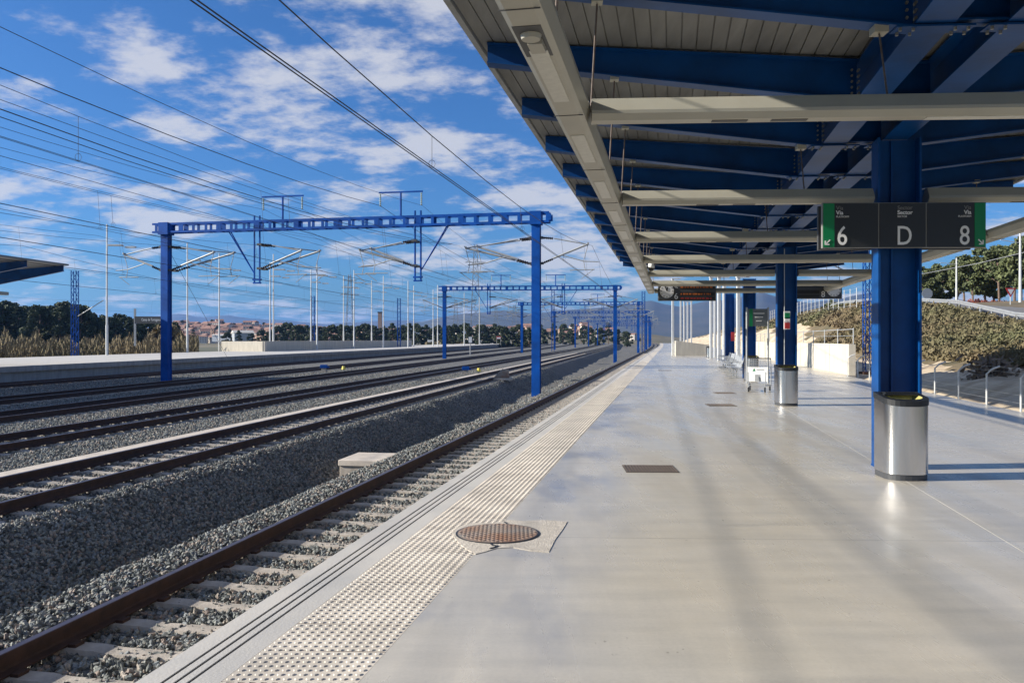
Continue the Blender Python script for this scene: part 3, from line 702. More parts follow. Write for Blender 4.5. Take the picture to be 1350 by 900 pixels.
# small fire signs on columns
p = at(1038, 22.1, 0); r_ = empty('extinguisher_sign', (p.x, p.y, 1.6), 'small green white and red fire equipment sign on the second blue column', 'sign')
for i, (m_, z_, h_) in enumerate((('green', .62, .16), ('white', .52, .10), ('red', .36, .16))):
    b = MB(); b.box((0, 0, z_), (.13, .02, h_-.004)); b.build('band', M[m_], r_)
b = MB(); b.box((0, .03, .5), (.16, .03, .48)); b.build('backing', M['white'], r_)
b = MB(); b.tube([(-.06, .05, -1.58), (-.06, .05, 2.4)], .012); b.build('conduit', M['galv'], r_)

# ------------------------------------------------------------------ litter bins
def bin_mesh():
    r_ = empty('litter_bin', (0, 0, 0), '', 'litter bin', rz=-.05)
    def shape(w, dep, n=14):                     # flat back at +y, rounded front
        pts = [(w/2, dep*.5), (-w/2, dep*.5)]
        for i in range(n+1):
            a_ = math.pi+math.pi*i/n; pts.append((w/2*math.copysign(abs(math.cos(a_))**.8, math.cos(a_)), -.06+ (dep*.5-.0)*math.sin(a_)*.95))
        return pts
    b = MB(); sh = shape(.49, .42); b.ext([(x*.97, y*.97) for x, y in sh], 0, .065); b.build('plinth', M['dark'], r_)
    b = MB(); n = len(sh)
    top = lambda y: .865+(y+.28)*.16
    vs = [(x, y, .067) for x, y in sh]+[(x, y, top(y)) for x, y in sh]
    b.add(vs, [(k_, (k_+1) % n, n+(k_+1) % n, n+k_) for k_ in range(n)]+[tuple(range(n))[::-1]])
    o = b.build('body', M['steel'], r_); 
    for pl in o.data.polygons: pl.use_smooth = len(pl.vertices) == 4 and abs(pl.normal.y-1) > .1
    o.data.set_sharp_from_angle(angle=R(40))
    b = MB(); so = [(x*1.03, y*1.03) for x, y in sh]; si = [(x*.80, y*.72-.0) for x, y in sh]
    vs = [(x, y, top(y)-.03) for x, y in so]+[(x, y, top(y)+.035) for x, y in so]+[(x, y, top(y)+.035) for x, y in si]+[(x, y, top(y)-.12) for x, y in si]
    fs = []
    for q in range(3): fs += [(q*n+k_, q*n+(k_+1) % n, (q+1)*n+(k_+1) % n, (q+1)*n+k_) for k_ in range(n)]
    b.add(vs, fs); b.build('rim', M['black'], r_)
    b = MB(); rs2 = random.Random(4); vi = []; vo = []
    for k_, (x, y) in enumerate(si):
        w_ = .02*rs2.random(); vo.append((x*.99, y*.99, top(y)+.018+w_)); vi.append((x*.80, y*.78, top(y)-.03+w_))
    vb = [(x*.7, y*.7, .62) for x, y, z in vi]
    b.add(vo+vi+vb, [(q*n+k_, q*n+(k_+1) % n, (q+1)*n+(k_+1) % n, (q+1)*n+k_) for q in range(2) for k_ in range(n)]+[tuple(range(2*n, 3*n))])
    b.build('bag', M['bagm'], r_)
    b = MB(); b.bar((-.2, .05, .955), (.2, .05, .955), .05, .02, up=(0, 0, 1)); b.box((0, .12, .965), (.34, .10, .03)); b.build('lid_bar', M['black'], r_, bevel=.006)
    return r_
bn = bin_mesh(); bins = [(1190, 9.66, 'brushed steel litter bin with yellow bag, in front of the nearest blue column'), (1037.2, 20.2, 'brushed steel litter bin in front of the second blue column'),
        (991, 31.9, 'brushed steel litter bin behind the luggage trolley'), (935.5, 71, 'small distant litter bin beside the white lamp posts')]
for i, (u, d, lab) in enumerate(bins):
    o = bn if i == 0 else copy_tree(bn); o.location = at(u, d, .001); o['label'] = lab; o['group'] = 'steel litter bins on the platform'

# ------------------------------------------------------------------ manhole, grates
c = gp(656, 703.7, 0); r_ = empty('manhole_cover', (c.x, c.y, 0), 'round half rusted manhole cover set in a rough mortar patch by the tactile strip', 'manhole cover')
pts = [gp(748, 688), gp(741, 698), gp(733, 711), gp(724.5, 727.5), gp(700, 726), gp(676, 722), gp(655, 723), gp(640, 727), gp(626, 731), gp(618, 726), gp(606, 717), gp(598, 709), gp(597, 702), gp(604, 695), gp(622, 690), gp(646, 690), gp(660, 688), gp(671, 685.5), gp(690, 687), gp(715, 686)]
b = MB(); pp = [(p.x-c.x+random.uniform(-.006, .006), p.y-c.y+random.uniform(-.008, .008)) for p in pts]; b.ext(pp, -.02, .005); b.build('mortar_patch', M['patch'], r_)
b = MB(); b.tube([(0, 0, 0), (0, 0, .0105)], .345, 48); b.build('frame_gap', M['black'], r_)
b = MB(); b.tube([(0, 0, 0), (0, 0, .013)], .328, 48)
for i in range(-9, 10):
    for j in range(-9, 10):
        x, y = i*.034, j*.034
        if x*x+y*y < .31**2: 
            a_ = R(45) if (i+j) % 2 else R(-45); b.box((x, y, .0145), (.026, .008, .005), rz=a_)
b.build('cover', M['mhole'], r_)
b = MB(); pp2 = [(-.05, -.345), (-.03, -.40), (.01, -.42), (-.02, -.47), (-.05, -.50)]
for a_, c_ in zip(pp2[:-1], pp2[1:]): b.bar((a_[0], a_[1], .0085), (c_[0], c_[1], .0085), .014, .004)
b.bar((.08, .34, .0085), (.05, .43, .0085), .012, .004); b.build('crack', M['black'], r_)
for (u0, u1, v0, v1, lab) in ((822, 890, 613.3, 623, 'rectangular iron drain grate in the floor, nearest of the four'), (932, 968, 532.5, 535.5, 'iron drain grate in the floor, second of the four'), (942, 968, 516.8, 519, 'iron drain grate in the floor, third of the four'), (868, 885, 487.6, 489, 'iron drain grate in the floor, furthest of the four')):
    a_ = gp(u0, v1); c_ = gp(u1, v0); m_ = (a_+c_)/2; w = (u1-u0)/F*m_.y; h = .55
    r_ = empty('floor_grate', (m_.x, m_.y, 0), lab, 'drain grate', rz=-.04, group='drain grates in the platform floor')
    b = MB(); b.box((0, 0, .002), (w, h, .004)); b.build('frame', M['black'], r_)
    b = MB(); n = 17
    for i in range(n): b.box((-w/2+(i+.5)*w/n, 0, .0065), (w/n*.55, h*.94, .005))
    b.box((0, h/2-.012, .0065), (w, .02, .006)); b.box((0, -h/2+.012, .0065), (w, .02, .006)); b.build('bars', M['grate'], r_)

# ------------------------------------------------------------------ benches, trolley, notice stand
def bench():
    r_ = empty('bench', (0, 0, 0), '', 'bench', rz=-.19)
    # seats face the track (-x); row of four along y
    for i in range(4):
        y = (i-1.5)*.62
        b = MB(); n = 6; pf = [(-.30, .44), (-.25, .455), (0, .43), (.15, .42), (.20, .44), (.27, .62), (.33, .86), (.345, .86), (.285, .60), (.215, .42), (.155, .395), (0, .405), (-.25, .43)]
        b.v = []; vs = [(x, y+s_*.275, z) for s_ in (-1, 1) for x, z in pf]; m_ = len(pf)
        b.add(vs, [(k_, (k_+1) % m_, m_+(k_+1) % m_, m_+k_) for k_ in range(m_)]+[tuple(range(m_))[::-1], tuple(range(m_, 2*m_))]); b.build('seat', M['galv'], r_, bevel=.006)
    b = MB(); b.bar((.05, -1.25, .36), (.05, 1.25, .36), .07, .07); b.build('beam', M['galv'], r_)
    for y in (-.93, .93):
        b = MB(); b.bar((.05, y, 0), (.05, y, .36), .06); b.box((0, y, .015), (.55, .07, .03)); b.build('leg', M['galv'], r_)
    for y in (-1.24, 0, 1.24):
        b = MB(); b.tube([(-.22, y, .42), (-.22, y, .64), (.2, y, .66), (.25, y, .5)], .015); b.build('armrest', M['galv'], r_)
    return r_
be = bench(); nth = ['nearest', 'second', 'third', 'furthest']
for i in range(4):
    o = be if i == 0 else copy_tree(be); d = 35.2+i*4.1; q = Q(2.05, d, 0); o.location = q; o.location.x = (np.interp(d, [33, 50], [970, 951])-675)/F*d
    o['label'] = '%s grey metal bench in the row of four beside the blue columns' % nth[i]; o['group'] = 'grey benches along the columns'
# luggage trolley
d = 25.7; r_ = empty('luggage_trolley', at(1000, d, 0), 'small luggage trolley with wire basket and white advert panel, by the second column', 'luggage trolley', rz=-.4)
b = MB(); w = .33
for s_ in (-1, 1):
    b.tube([(s_*w, .35, .15), (s_*w, .40, .55), (s_*w*.96, .38, 1.0)], .016); b.tube([(s_*w, .38, .17), (s_*w*.75, -.45, .20)], .016); b.tube([(s_*w*.75, -.45, .2), (s_*w*.78, -.42, .60)], .014)
b.tube([(-w, .38, .2), (w, .38, .2)], .014); b.tube([(-w*.75, -.45, .2), (w*.75, -.45, .2)], .014); b.build('frame', M['galv'], r_)
b = MB(); b.tube([(-w, .37, 1.0), (w, .37, 1.0)], .02); b.build('handle', M['black'], r_)
b = MB()
for i in range(12): x = -w+.05+i*(2*w-.1)/11; b.tube([(x, -.20, .78), (x, -.20, 1.0)], .005, 4); b.tube([(x, -.20, .78), (x, .33, .80)], .005, 4)
for z_ in (.78, .85, .92, 1.0): b.tube([(-w+.03, -.2, z_), (w-.03, -.2, z_)], .006, 4)
for s_ in (-1, 1): b.tube([(s_*(w-.03), -.2, 1.0), (s_*(w-.03), .35, 1.0)], .008, 4)
b.build('basket', M['galv'], r_)
b = MB(); b.box((0, -.24, .53), (.60, .015, .44)); pn = b.build('advert_panel', M['white'], r_)
b = MB(); b.add([(-.15, -.25, .62), (-.06, -.25, .62), (-.10, -.25, .72)], [(0, 1, 2)]); b.build('logo', M['green'], pn)
b = MB(); b.box((.08, -.25, .67), (.22, .003, .025)); b.box((0, -.25, .42), (.16, .003, .2)); b.build('print', M['galv'], pn)
b = MB()
for x, y in ((-.30, .38), (.30, .38), (-.24, -.45), (.24, -.45)):
    bb = MB(); bb.tube([(x-.018, y, .075), (x+.018, y, .075)], .073, 16); wl = bb.build('wheel', M['black'], r_); bb = MB(); bb.tube([(x-.02, y, .075), (x+.02, y, .075)], .03, 10); bb.bar((x, y, .09), (x, y, .2), .04, .02); bb.build('caster', M['galv'], wl)
# framed notice stand behind the trolley
d = 30.4; r_ = empty('notice_stand', at(998.5, d, 0), 'two post information stand with grey glass panel behind the luggage trolley', 'notice board')
xl, xr = (984.5-998.5)/F*d, (1012.6-998.5)/F*d; b = MB()
for x in (xl, xr): b.tube([(x, 0, 0), (x, 0, zat(405, d))], .035, 10)
b.build('posts', M['galv'], r_)
b = MB(); b.box((0, 0, zat(418.5, d)), (xr-xl-.08, .04, 23/F*d)); pn = b.build('panel', M['glassp'], r_)
b = MB(); b.box((xl+.15, -.024, zat(418.5, d)), (.12, .006, 23/F*d)); b.build('green_band', M['green'], pn)
b = MB()
for z_ in range(3): b.box((.05, -.024, zat(413+z_*5, d)), (.4-.1*z_, .005, .03))
b.build('print', M['white'], pn)

# ------------------------------------------------------------------ walls, lamp posts, fence on our side
a_ = PA(8.0, 37.2); c_ = PA(7.9, 92); r_ = empty('concrete_wall', (a_.x, a_.y, 0), 'pale board marked concrete wall along the right edge of the near platform', 'wall')
b = MB(); L_ = (c_-a_)
seg = 12
for i in range(seg):
    p0, p1 = a_+L_*(i/seg)-a_, a_+L_*((i+1)/seg-.0012)-a_
    b.prism([(-.14, -1.2), (.14, -1.2), (.14, 1.38), (-.14, 1.38)], p0, p1)
b.build('panels', M['wallc'], r_)
b = MB()
for i in range(16):
    p0 = L_*(i/16); b.tube([p0+Vector((.05, 0, 1.38)), p0+Vector((.05, 0, 2.1))], .025)
b.tube([Vector((.05, 0, 2.05)), L_+Vector((.05, 0, 2.05))], .02); b.tube([Vector((.05, 0, 1.75)), L_+Vector((.05, 0, 1.75))], .01); b.build('railing', M['galv'], r_)
# bent topped fence posts
def fence_post():
    b = MB(); b.tube([(0, 0, -1.2), (0, 0, .74), (.12, -.02, .86), (.30, -.04, .93)], .024, 8); return b.mesh('fence_post', M['pole'])
r_ = empty('wire_fence', PA(7.72, 14, 0), 'wire fence with bent topped posts at the right edge of the near platform', 'fence'); f0 = r_.location.copy(); fm = fence_post(); fp = []
for i in range(13):
    d = 12.6+i*2.02; q = PA(7.72, d, 0)-f0; o = bpy.data.objects.new('fence_post', fm); COL.objects.link(o); o.parent = r_; o.location = q; fp.append(q)
b = MB()
for z_ in np.arange(-.2, .75, .18): b.tube([fp[0]+Vector((0, 0, z_)), fp[-1]+Vector((0, 0, z_))], .0022, 3)
for q in (.12, .28): b.tube([fp[0]+Vector((q, 0, .76+q*.55)), fp[-1]+Vector((q, 0, .76+q*.55))], .003, 3)
b.build('wires', M['galv'], r_)
# stair parapet on our platform, far end
r_ = empty('stair_parapet', at(891, 80, 0), 'pale low stair parapet wall beyond the benches on the near platform', 'wall')
x1 = (936-891)/F*80
b = MB(); b.add([(0, 0, 0), (x1, 0, 0), (x1, 0, 1.05), (.3, 0, 1.42), (0, 0, 1.42), (0, .25, 0), (x1, .25, 0), (x1, .25, 1.05), (.3, .25, 1.42), (0, .25, 1.42)], [(0, 1, 2, 3, 4), (9, 8, 7, 6, 5), (0, 1, 6, 5), (1, 2, 7, 6), (2, 3, 8, 7), (3, 4, 9, 8), (4, 0, 5, 9)])
b.prism([(-.12, 0), (.12, 0), (.12, 1.42), (-.12, 1.42)], (.12, .27, 0), (.12+TA*20, 20, 0)); b.build('wall_panel', M['wallc'], r_)
# lamp posts
def lamp_post(kind):
    r_ = empty('lamp_post', (0, 0, 0), '', 'lamp post', rz=0); h = 13.0 if kind == 'tall' else 4.6
    if kind == 'tall':
        b = MB(); b.tube([(0, 0, 0), (0, 0, 3.0), (0, 0, 3.02), (0, 0, h)], [.13, .13, .10, .07], 10); b.build('pole', M['pole'], r_, smooth=False)
        b = MB(); b.tube([(0, 0, h*.835), (1.0, 0, h*.845)], .03); b.box((.85, 0, h*.84+.0), (1.35, .7, .13)); b.box((2.35, 0, h*.825), (1.0, .4, .16), rz=.0); b.tube([(1.2, 0, h*.838), (1.7, 0, h*.828)], .03); b.build('luminaire', M['pole'], r_)
    return r_
lp = lamp_post('tall')
tall = [(141, 83), (247, 99), (289, 111), (356, 124), (360.5, 112), (410, 137), (418, 123), (453, 150), (466.7, 138), (490, 163), (505.5, 151), (538, 164), (545.5, 178), (571, 192), (577, 176), (612, 205), (632, 225)]
for i, (u, d) in enumerate(tall):
    o = lp if i == 0 else copy_tree(lp); o.location = at(u, d, .02)
    o['group'] = 'tall lamp posts on the far platform'
    o['label'] = ['tall pale lamp post on the far platform, nearest, beside the station name board', 'tall pale lamp post just right of the left gantry post', 'tall pale lamp post at the left end of the far parapet wall'][i] if i < 3 else 'tall pale lamp post on the far platform, number %s from the left' % ['', '', '', 'four', 'five', 'six', 'seven', 'eight', 'nine', 'ten', 'eleven', 'twelve', 'thirteen', 'fourteen', 'fifteen', 'sixteen', 'seventeen'][i]
def short_post(u, d, vt, i):
    r_ = empty('light_mast', at(u, d, 0), '%s pale square mast on the near platform beyond the departure board' % i, 'mast', group='pale masts on the near platform'); h = zat(vt, d)
    b = MB(); b.box((0, 0, h/2), (.22, .22, h)); b.build('pole', M['pole'], r_, bevel=.02); b = MB(); b.box((.3, 0, h+.04), (.9, .3, .08)); b.build('lamp_head', M['pole'], r_)
for k_, (u, d, vt) in enumerate(((887, 83, 368), (937.5, 69, 366), (942.8, 74, 380), (948, 62.5, 366), (955, 60, 372), (973.3, 56, 366), (897.5, 120, 396), (902, 128, 398), (906.5, 138, 398), (911.5, 145, 396))):
    short_post(u, d, vt, ['leftmost', 'second', 'third', 'fourth', 'fifth', 'sixth', 'first thin distant', 'second thin distant', 'third thin distant', 'fourth thin distant'][k_])
b = None

# haze: one closed box of thin air around everything
b = MB(); b.box((0, 3500, 104.), (16000, 9400, 218.)); hzo = b.build('haze', bpy.data.materials.new('haze_air')); tag(hzo, 'thin blue distance haze over the whole landscape', 'haze', kind='stuff')
hm = hzo.data.materials[0]; hm.use_nodes = True; hm.node_tree.nodes.clear(); ho = N(hm.node_tree, 'ShaderNodeOutputMaterial'); pv = N(hm.node_tree, 'ShaderNodeVolumePrincipled')
pv.inputs['Color'].default_value = (.22, .46, 1, 1); pv.inputs['Density'].default_value = .000105; pv.inputs['Anisotropy'].default_value = .3
hm.node_tree.links.new(pv.outputs[0], ho.inputs['Volume'])

# ------------------------------------------------------------------ catenary gantries
def hsec(b, c, w, dp, z0, z1, ax=0):
    b.box((c[0], c[1]-dp/2, (z0+z1)/2), (w, .03, z1-z0)); b.box((c[0], c[1]+dp/2, (z0+z1)/2), (w, .03, z1-z0)); b.box((c[0], c[1], (z0+z1)/2), (.03, dp-.032, z1-z0))
def insul(b, a_, c_, r=.085):
    a_ = Vector(a_); c_ = Vector(c_); n = 6; pts = []; rs = []
    for i in range(n):
        for f_, rr in ((0, .5), (.3, 1), (.6, .5)): pts.append(a_+(c_-a_)*((i+f_)/n)); rs.append(r*rr)
    b.tube(pts, rs, 8)
def cantilever(parent, x, y, z, s, ln=2.7):
    z = z-1.2*0
    g_ = MB(); i_ = MB()
    up, lo, tip = Vector((x, y, 7.15)), Vector((x, y, 5.75)), Vector((x+s*ln, y, 6.75))
    e = Vector((s*.22, 0, 0))
    insul(i_, lo+e*.4, lo+e*.4+(tip-lo)*.24); g_.tube([lo+(tip-lo)*.26, tip], .06, 8)
    insul(i_, up+e*.4, up+Vector((s*.72, 0, -.06))); g_.tube([up+Vector((s*.75, 0, -.06)), tip+Vector((-s*.12, 0, .0))], .035, 6)
    reg = lo+(tip-lo)*.45; g_.tube([reg+Vector((-s*.1, 0, 0)), reg+Vector((s*1.2, 0, -.38)), reg+Vector((s*2.0, 0, -.42))], .03, 6)
    g_.tube([tip, tip+Vector((-s*.25, 0, -.9)), tip+Vector((-s*.15, 0, -1.45))], .022, 6)
    g_.tube([tip+Vector((-s*1.0, 0, -1.40)), tip+Vector((s*.35, 0, -1.38))], .028, 6); g_.tube([tip+Vector((s*.3, 0, -1.38)), tip+Vector((-s*.35, 0, -1.85))], .02, 5)
    g_.tube([tip+Vector((0, -.12, .05)), tip+Vector((0, .12, .05))], .05, 6)
    o = g_.build('cantilever', M['galv'], parent); i_.build('insulator', M['insul'], o)
    bb = MB(); bb.box(up, (.3, .3, .12)); bb.box(lo, (.3, .3, .12)); bb.build('clamp', M['dark'], o)
def gantry(P1, P0, ztop, full, label, detail=True):
    # P0: right foot, P1: left foot (camera-plane coordinates); beam along local x from right foot to left
    dx = P1-P0; ln = math.hypot(dx.x, dx.y); rz = math.atan2(-dx.y, -dx.x)
    r_ = empty('catenary_gantry', (P0.x, P0.y, 0), label, 'gantry', rz=rz, group='blue catenary gantries across the tracks')
    L_ = -ln
    for x, zb in ((0, -1.8), (L_, -1.0)):
        b = MB(); hsec(b, (x, 0), .46, .42, zb, ztop-.02); b.box((x, 0, (zb+ztop)/2-.02), (.36, .38, ztop-zb-.1))
        o = b.build('post', M['blue2'], r_)
        b = MB(); b.box((x, 0, ztop-.33), (.62, .7, .72)); b.build('corner_bracket', M['blue2'], o)
    b = MB(); z0, z1 = ztop-.60, ztop
    for y in (-.27, .27):
        b.bar((.75, y, z1-.06), (L_-.75, y, z1-.06), .05, .12); b.bar((.75, y, z0+.06), (L_-.75, y, z0+.06), .05, .12)
        x = .72; i = 0
        while x > L_-.72:
            w_ = .30 if i % 3 == 0 else .16
            b.box((x, y, (z0+z1)/2), (w_, .04, z1-z0-.25)); x -= .82; i += 1
    x = .7
    while x > L_-.7:
        for z_ in (z1-.06, z0+.06): b.bar((x, -.24, z_), (x, .24, z_), .08, .05)
        x -= .82
    b.build('beam', M['blue2'], r_)
    # feeder T posts
    for fx in ((-.345, ) if full < 1 else (-.345, -.665)):
        x = fx*ln; b = MB(); b.tube([(x, 0, ztop), (x, 0, ztop+1.35)], .06, 8); b.bar((x-1.3, 0, ztop+1.38), (x+1.3, 0, ztop+1.38), .09, .08); o = b.build('feeder_arm', M['blue2'], r_)
        b = MB()
        for q in (-1.22, 1.22): insul(b, (x+q, 0, ztop+1.3), (x+q, 0, ztop+.55), .07)
        b.build('insulator', M['porc'], o)
    # drop posts with braces
    for fx, s_ in ((-.30, 1), (-.737, -1)):
        x = fx*ln; b = MB()
        for q in (-.17, .17): b.tube([(x+q, 0, ztop+.3), (x+q, 0, 4.85)], .055, 6)
        for y in (-.2, .2): b.tube([(x+s_*1.75, y*.6, ztop-.6), (x+s_*.2, 0, 5.5)], .035, 6)
        b.box((x, 0, 5.1), (.55, .1, .1)); b.box((x, 0, 4.9), (.5, .1, .08)); o = b.build('drop_post', M['blue2'], r_)
        if detail: cantilever(r_, x-s_*.2, 0, 0, -s_, 2.6)
    if detail and P0.y < 120:
        for fx, s_ in ((-.30, 1), (-.737, -1)): cantilever(r_, fx*ln-s_*.2, .55, 0, -s_, 3.5)
        cantilever(r_, -.25, .55, 0, -1, 3.9); cantilever(r_, L_+.25, .55, 0, 1, 3.9)
    if detail:
        cantilever(r_, .25, 0, 0, 1, 2.6); cantilever(r_, -.25, 0, 0, -1, 3.1); cantilever(r_, L_+.25, 0, 0, 1, 2.9); cantilever(r_, L_-.25, 0, 0, -1, 2.6)
    return r_
G = [(Vector((1.33, 45.75, 0)), Vector((-20.8, 50.2, 0))), (at(811, 107.7), at(586, 109.6)), (at(841.5, 154), at(688, 157))]
lab = ['large nearest blue catenary gantry spanning the tracks', 'second blue catenary gantry behind the nearest one', 'third blue catenary gantry along the tracks', 'fourth blue catenary gantry along the tracks', 'fifth blue catenary gantry along the tracks', 'sixth blue catenary gantry along the tracks', 'seventh blue catenary gantry, near the far end', 'last blue catenary gantry, at the far end of the tracks']
for d in (205, 255, 305, 355, 405):
    xr = 23.7+(d-154)*.185+bend(d); G.append((Vector((xr, d, 0)), Vector((xr-22.4, d+2.5, 0))))
for i, (a_, c_) in enumerate(G): gantry(c_, a_, 8.55, 1, lab[i], detail=i < 4)

# overhead wires
def catenary(key, name, lab, mz=(6.75, 5.25), cz=4.72, r=.009, moff=0, d_sup=None, nd=7, p=None, dub=True):
    sup = d_sup or [-16, 46, 108, 155, 205, 255, 305]
    r_ = empty(name, (0, 0, 0), lab, 'overhead wires', group='overhead wires above the tracks')
    X = lambda d, o_=0: lt(key, d, o_)
    m_ = []; c1 = []; dr = []
    for a_, c_ in zip(sup[:-1], sup[1:]):
        n = 14; nn = nd if a_ < 150 else 3
        for i in range(n):
            t_ = i/n; d = a_+(c_-a_)*t_; z = mz[0]-(mz[0]-mz[1])*4*t_*(1-t_); m_.append((X(d, moff), d, z)); 
        stg = .22 if sup.index(a_) % 2 else -.22
        c1.append((X(a_)+stg, a_, cz))
        for i in range(nn):
            t_ = (i+.5)/nn; d = a_+(c_-a_)*t_; z = mz[0]-(mz[0]-mz[1])*4*t_*(1-t_); st2 = stg*(1-2*t_); dr.append(((X(d, moff), d, z), (X(d)+st2, d, cz)))
    b = MB(); b.tube(m_, r, 5); b.build('messenger_wire', M['wire'], r_)
    for o_ in ((-.03, .03) if dub else (0,)):
        b = MB(); b.tube([(x+o_, y, z) for x, y, z in c1], r*.95, 5); b.build('contact_wire', M['wire'], r_)
    for p0, p1 in dr:
        b = MB(); b.tube([p0, p1], .0045, 4); y = p1[1]
        if 0 < y < 60: b.tube([(p1[0]+.06*math.sin(q), y, p1[2]+.07+.07*math.cos(q)) for q in np.linspace(0, 6.28, 9)], .004, 4, cap=False)
        b.build('dropper', M['wire'], r_)
catenary('A', 'catenary_line', 'overhead wires of the track beside the near platform', cz=4.68)
catenary('B', 'catenary_line', 'overhead wires of the second track from the near platform', mz=(6.75, 5.6), cz=4.8, r=.0055)
catenary('C', 'catenary_line', 'overhead wires of the third track from the near platform', mz=(6.75, 5.6), cz=4.8, r=.0055)
catenary('D', 'catenary_line', 'overhead wires of the fourth track from the near platform', mz=(6.75, 5.4), cz=4.8, r=.007)
catenary('E', 'catenary_line', 'overhead wires of the fifth track from the near platform', mz=(6.75, 5.5), cz=4.8, r=.007)
catenary('F', 'catenary_line', 'overhead wires of the track along the far platform', mz=(6.75, 5.5), cz=4.8)
for k_, v_, lab_ in (('G', (-17.2, .137, 1.5), 'between the third and fourth tracks'), ('H', (-28.0, .117, 1.5), 'between the fifth track and the far platform track'), ('I', (-55.5, .118, 1.5), 'beyond the far platform'), ('J', (-12.6, .165, 1.5), 'crossing between the second and third tracks')):
    TR[k_] = v_; catenary(k_, 'catenary_line', 'overhead wires '+lab_, mz=(7.3, 6.3) if k_ in 'GHJ' else (6.75, 5.5), cz=5.2 if k_ in 'GHJ' else 4.8, r=.0065, nd=5, dub=False)
for (u, zl, tn, la) in ((501, 7.85, .157, 'first'), (557, 7.65, .157, 'second'), (348, 7.9, .14, 'third'), (399, 7.9, .14, 'fourth')):
    d1 = 47.2 if u > 450 else 48.6; x1 = (u-675)/F*d1; b = MB(); pts = []
    sup = [-16, d1, 109, 156, 206, 256]
    for a_, c_ in zip(sup[:-1], sup[1:]):
        for i in range(12):
            t_ = i/12; d = a_+(c_-a_)*t_; pts.append((x1+tn*(d-d1)+(.03*(d-d1) if d > d1 else 0), d, 9.15-(9.15-zl)*4*t_*(1-t_)))
    b.tube(pts, .014 if la == 'first' else .008, 5); tag(b.build('feeder_wire', M['wire']), '%s thin feeder wire strung above the gantry beams' % la, 'feeder wire', 'feeder wires above the gantries')
b = MB(); pts = [(lt('B', d, -.35), d, 5.35+1.5*abs((d-15)/31)**2) for d in np.linspace(-16, 46, 16)]; b.tube(pts, .010, 5)
pts = [(p_[0]-.08, p_[1], p_[2]-.10+.06*((p_[1]-15)/31)**2) for p_ in pts]; b.tube(pts, .008, 5); tag(b.build('feeder_wire', M['wire']), 'thick double cable above the second track, near span', 'feeder wire')
# back stay cable of the near left post and small wires
b = MB(); b.tube([(-20.6, 50, 7.0), at(300, 70, .02)], .012, 5); tag(b.build('stay_cable', M['wire']), 'slanting stay cable from the left gantry post down to the far platform', 'cable')

# blue lattice masts
def lattice(name, loc, h, w, m, lab, cat, n=None, group=None, taper=1.0, th=.12):
    r_ = empty(name, loc, lab, cat, group=group); b = MB(); n = n or int(h/(w*1.3)); t_ = w*th
    W_ = lambda z: w*(1-(1-taper)*z/h)
    cs = [(-1, -1), (1, -1), (1, 1), (-1, 1)]
    for sx, sy in cs: b.bar((sx*w/2, sy*w/2, 0), (sx*W_(h)/2, sy*W_(h)/2, h), t_)
    b.build('legs', m, r_); b = MB()
    for i in range(n):
        z0, z1 = h*i/n, h*(i+1)/n
        for k_ in range(4):
            a_, c_ = cs[k_], cs[(k_+1) % 4]
            if i % 2: a_, c_ = c_, a_
            b.bar((a_[0]*W_(z0)/2, a_[1]*W_(z0)/2, z0), (c_[0]*W_(z1)/2, c_[1]*W_(z1)/2, z1), t_*.6)
    b.build('bracing', m, r_); return r_
p = at(98.7, 88, -.9); o = lattice('lattice_mast', p, zat(357, 88)+.9, .52, M['blue2'], 'blue lattice mast behind the far platform at the left of the photo', 'mast')
b = MB(); b.tube([(.3, 0, 4.9), (3.0, 0, 6.6)], .05); b.build('cantilever', M['galv'], o); b = MB(); insul(b, (.3, 0, 4.9), (.9, 0, 5.28), .09); b.build('insulator', M['insul'], o)
for u, d, vt, lab_ in ((412.5, 150, 390, 'blue lattice mast standing behind the far parapet wall, left one'), (526, 170, 393, 'blue lattice mast standing behind the far parapet wall, right one'), (729, 175, 383, 'dark blue lattice mast between the second and third gantries')):
    lattice('lattice_mast', at(u, d, -.9), zat(vt, d)+.9, .6, M['blue2'], lab_, 'mast')
q = PA(8.35, 36); o = lattice('lattice_mast', at(1143.7, 37.4, .02), 7.4, .29, M['blue2'], 'slender blue lattice mast at the near end of the pale platform wall', 'mast')
b = MB(); b.box((0, 0, .06), (.6, .6, .12)); b.build('footing', M['rust'], o); b = MB(); b.tube([(-.1, 0, 4.2), (-2.6, -.4, 5.3)], .03); insul(b, (-.1, 0, 4.2), (-.8, -.1, 4.5), .07); b.build('cantilever', M['galv'], o)
lattice('lattice_mast', at(848.3, 165, -.9), zat(384, 165)+.9, .55, M['blue2'], 'blue mast at the left edge of the far platform end', 'mast')
# power pylons far away
def pylon(u, d, vt, w, lab_):
    h = zat(vt, d)+1; o = lattice('power_pylon', at(u, d, -1), h, w, M['galv'], lab_, 'pylon', n=14, group='power pylons behind the station', taper=.25, th=.045)
    b = MB()
    for f_, a_ in ((.72, w*1.1), (.82, w*.95), (.92, w*.8)): b.bar((-a_, 0, h*f_), (a_, 0, h*f_), .25, .35); b.bar((-a_, 0, h*f_), (0, 0, h*(f_+.045)), .12)
    b.build('crossarms', M['galv'], o)
pylon(627, 420, 322, 5.5, 'tallest grey power pylon behind the second gantry'); pylon(461, 330, 362, 3.4, 'grey power pylon left of centre behind the far lamp posts')
pylon(654, 500, 402, 4, 'grey power pylon just left of the near gantry post'); pylon(678, 520, 402, 4.5, 'small grey power pylon close to the near gantry post'); pylon(601, 480, 395, 4, 'small grey power pylon right of the second gantry left post')
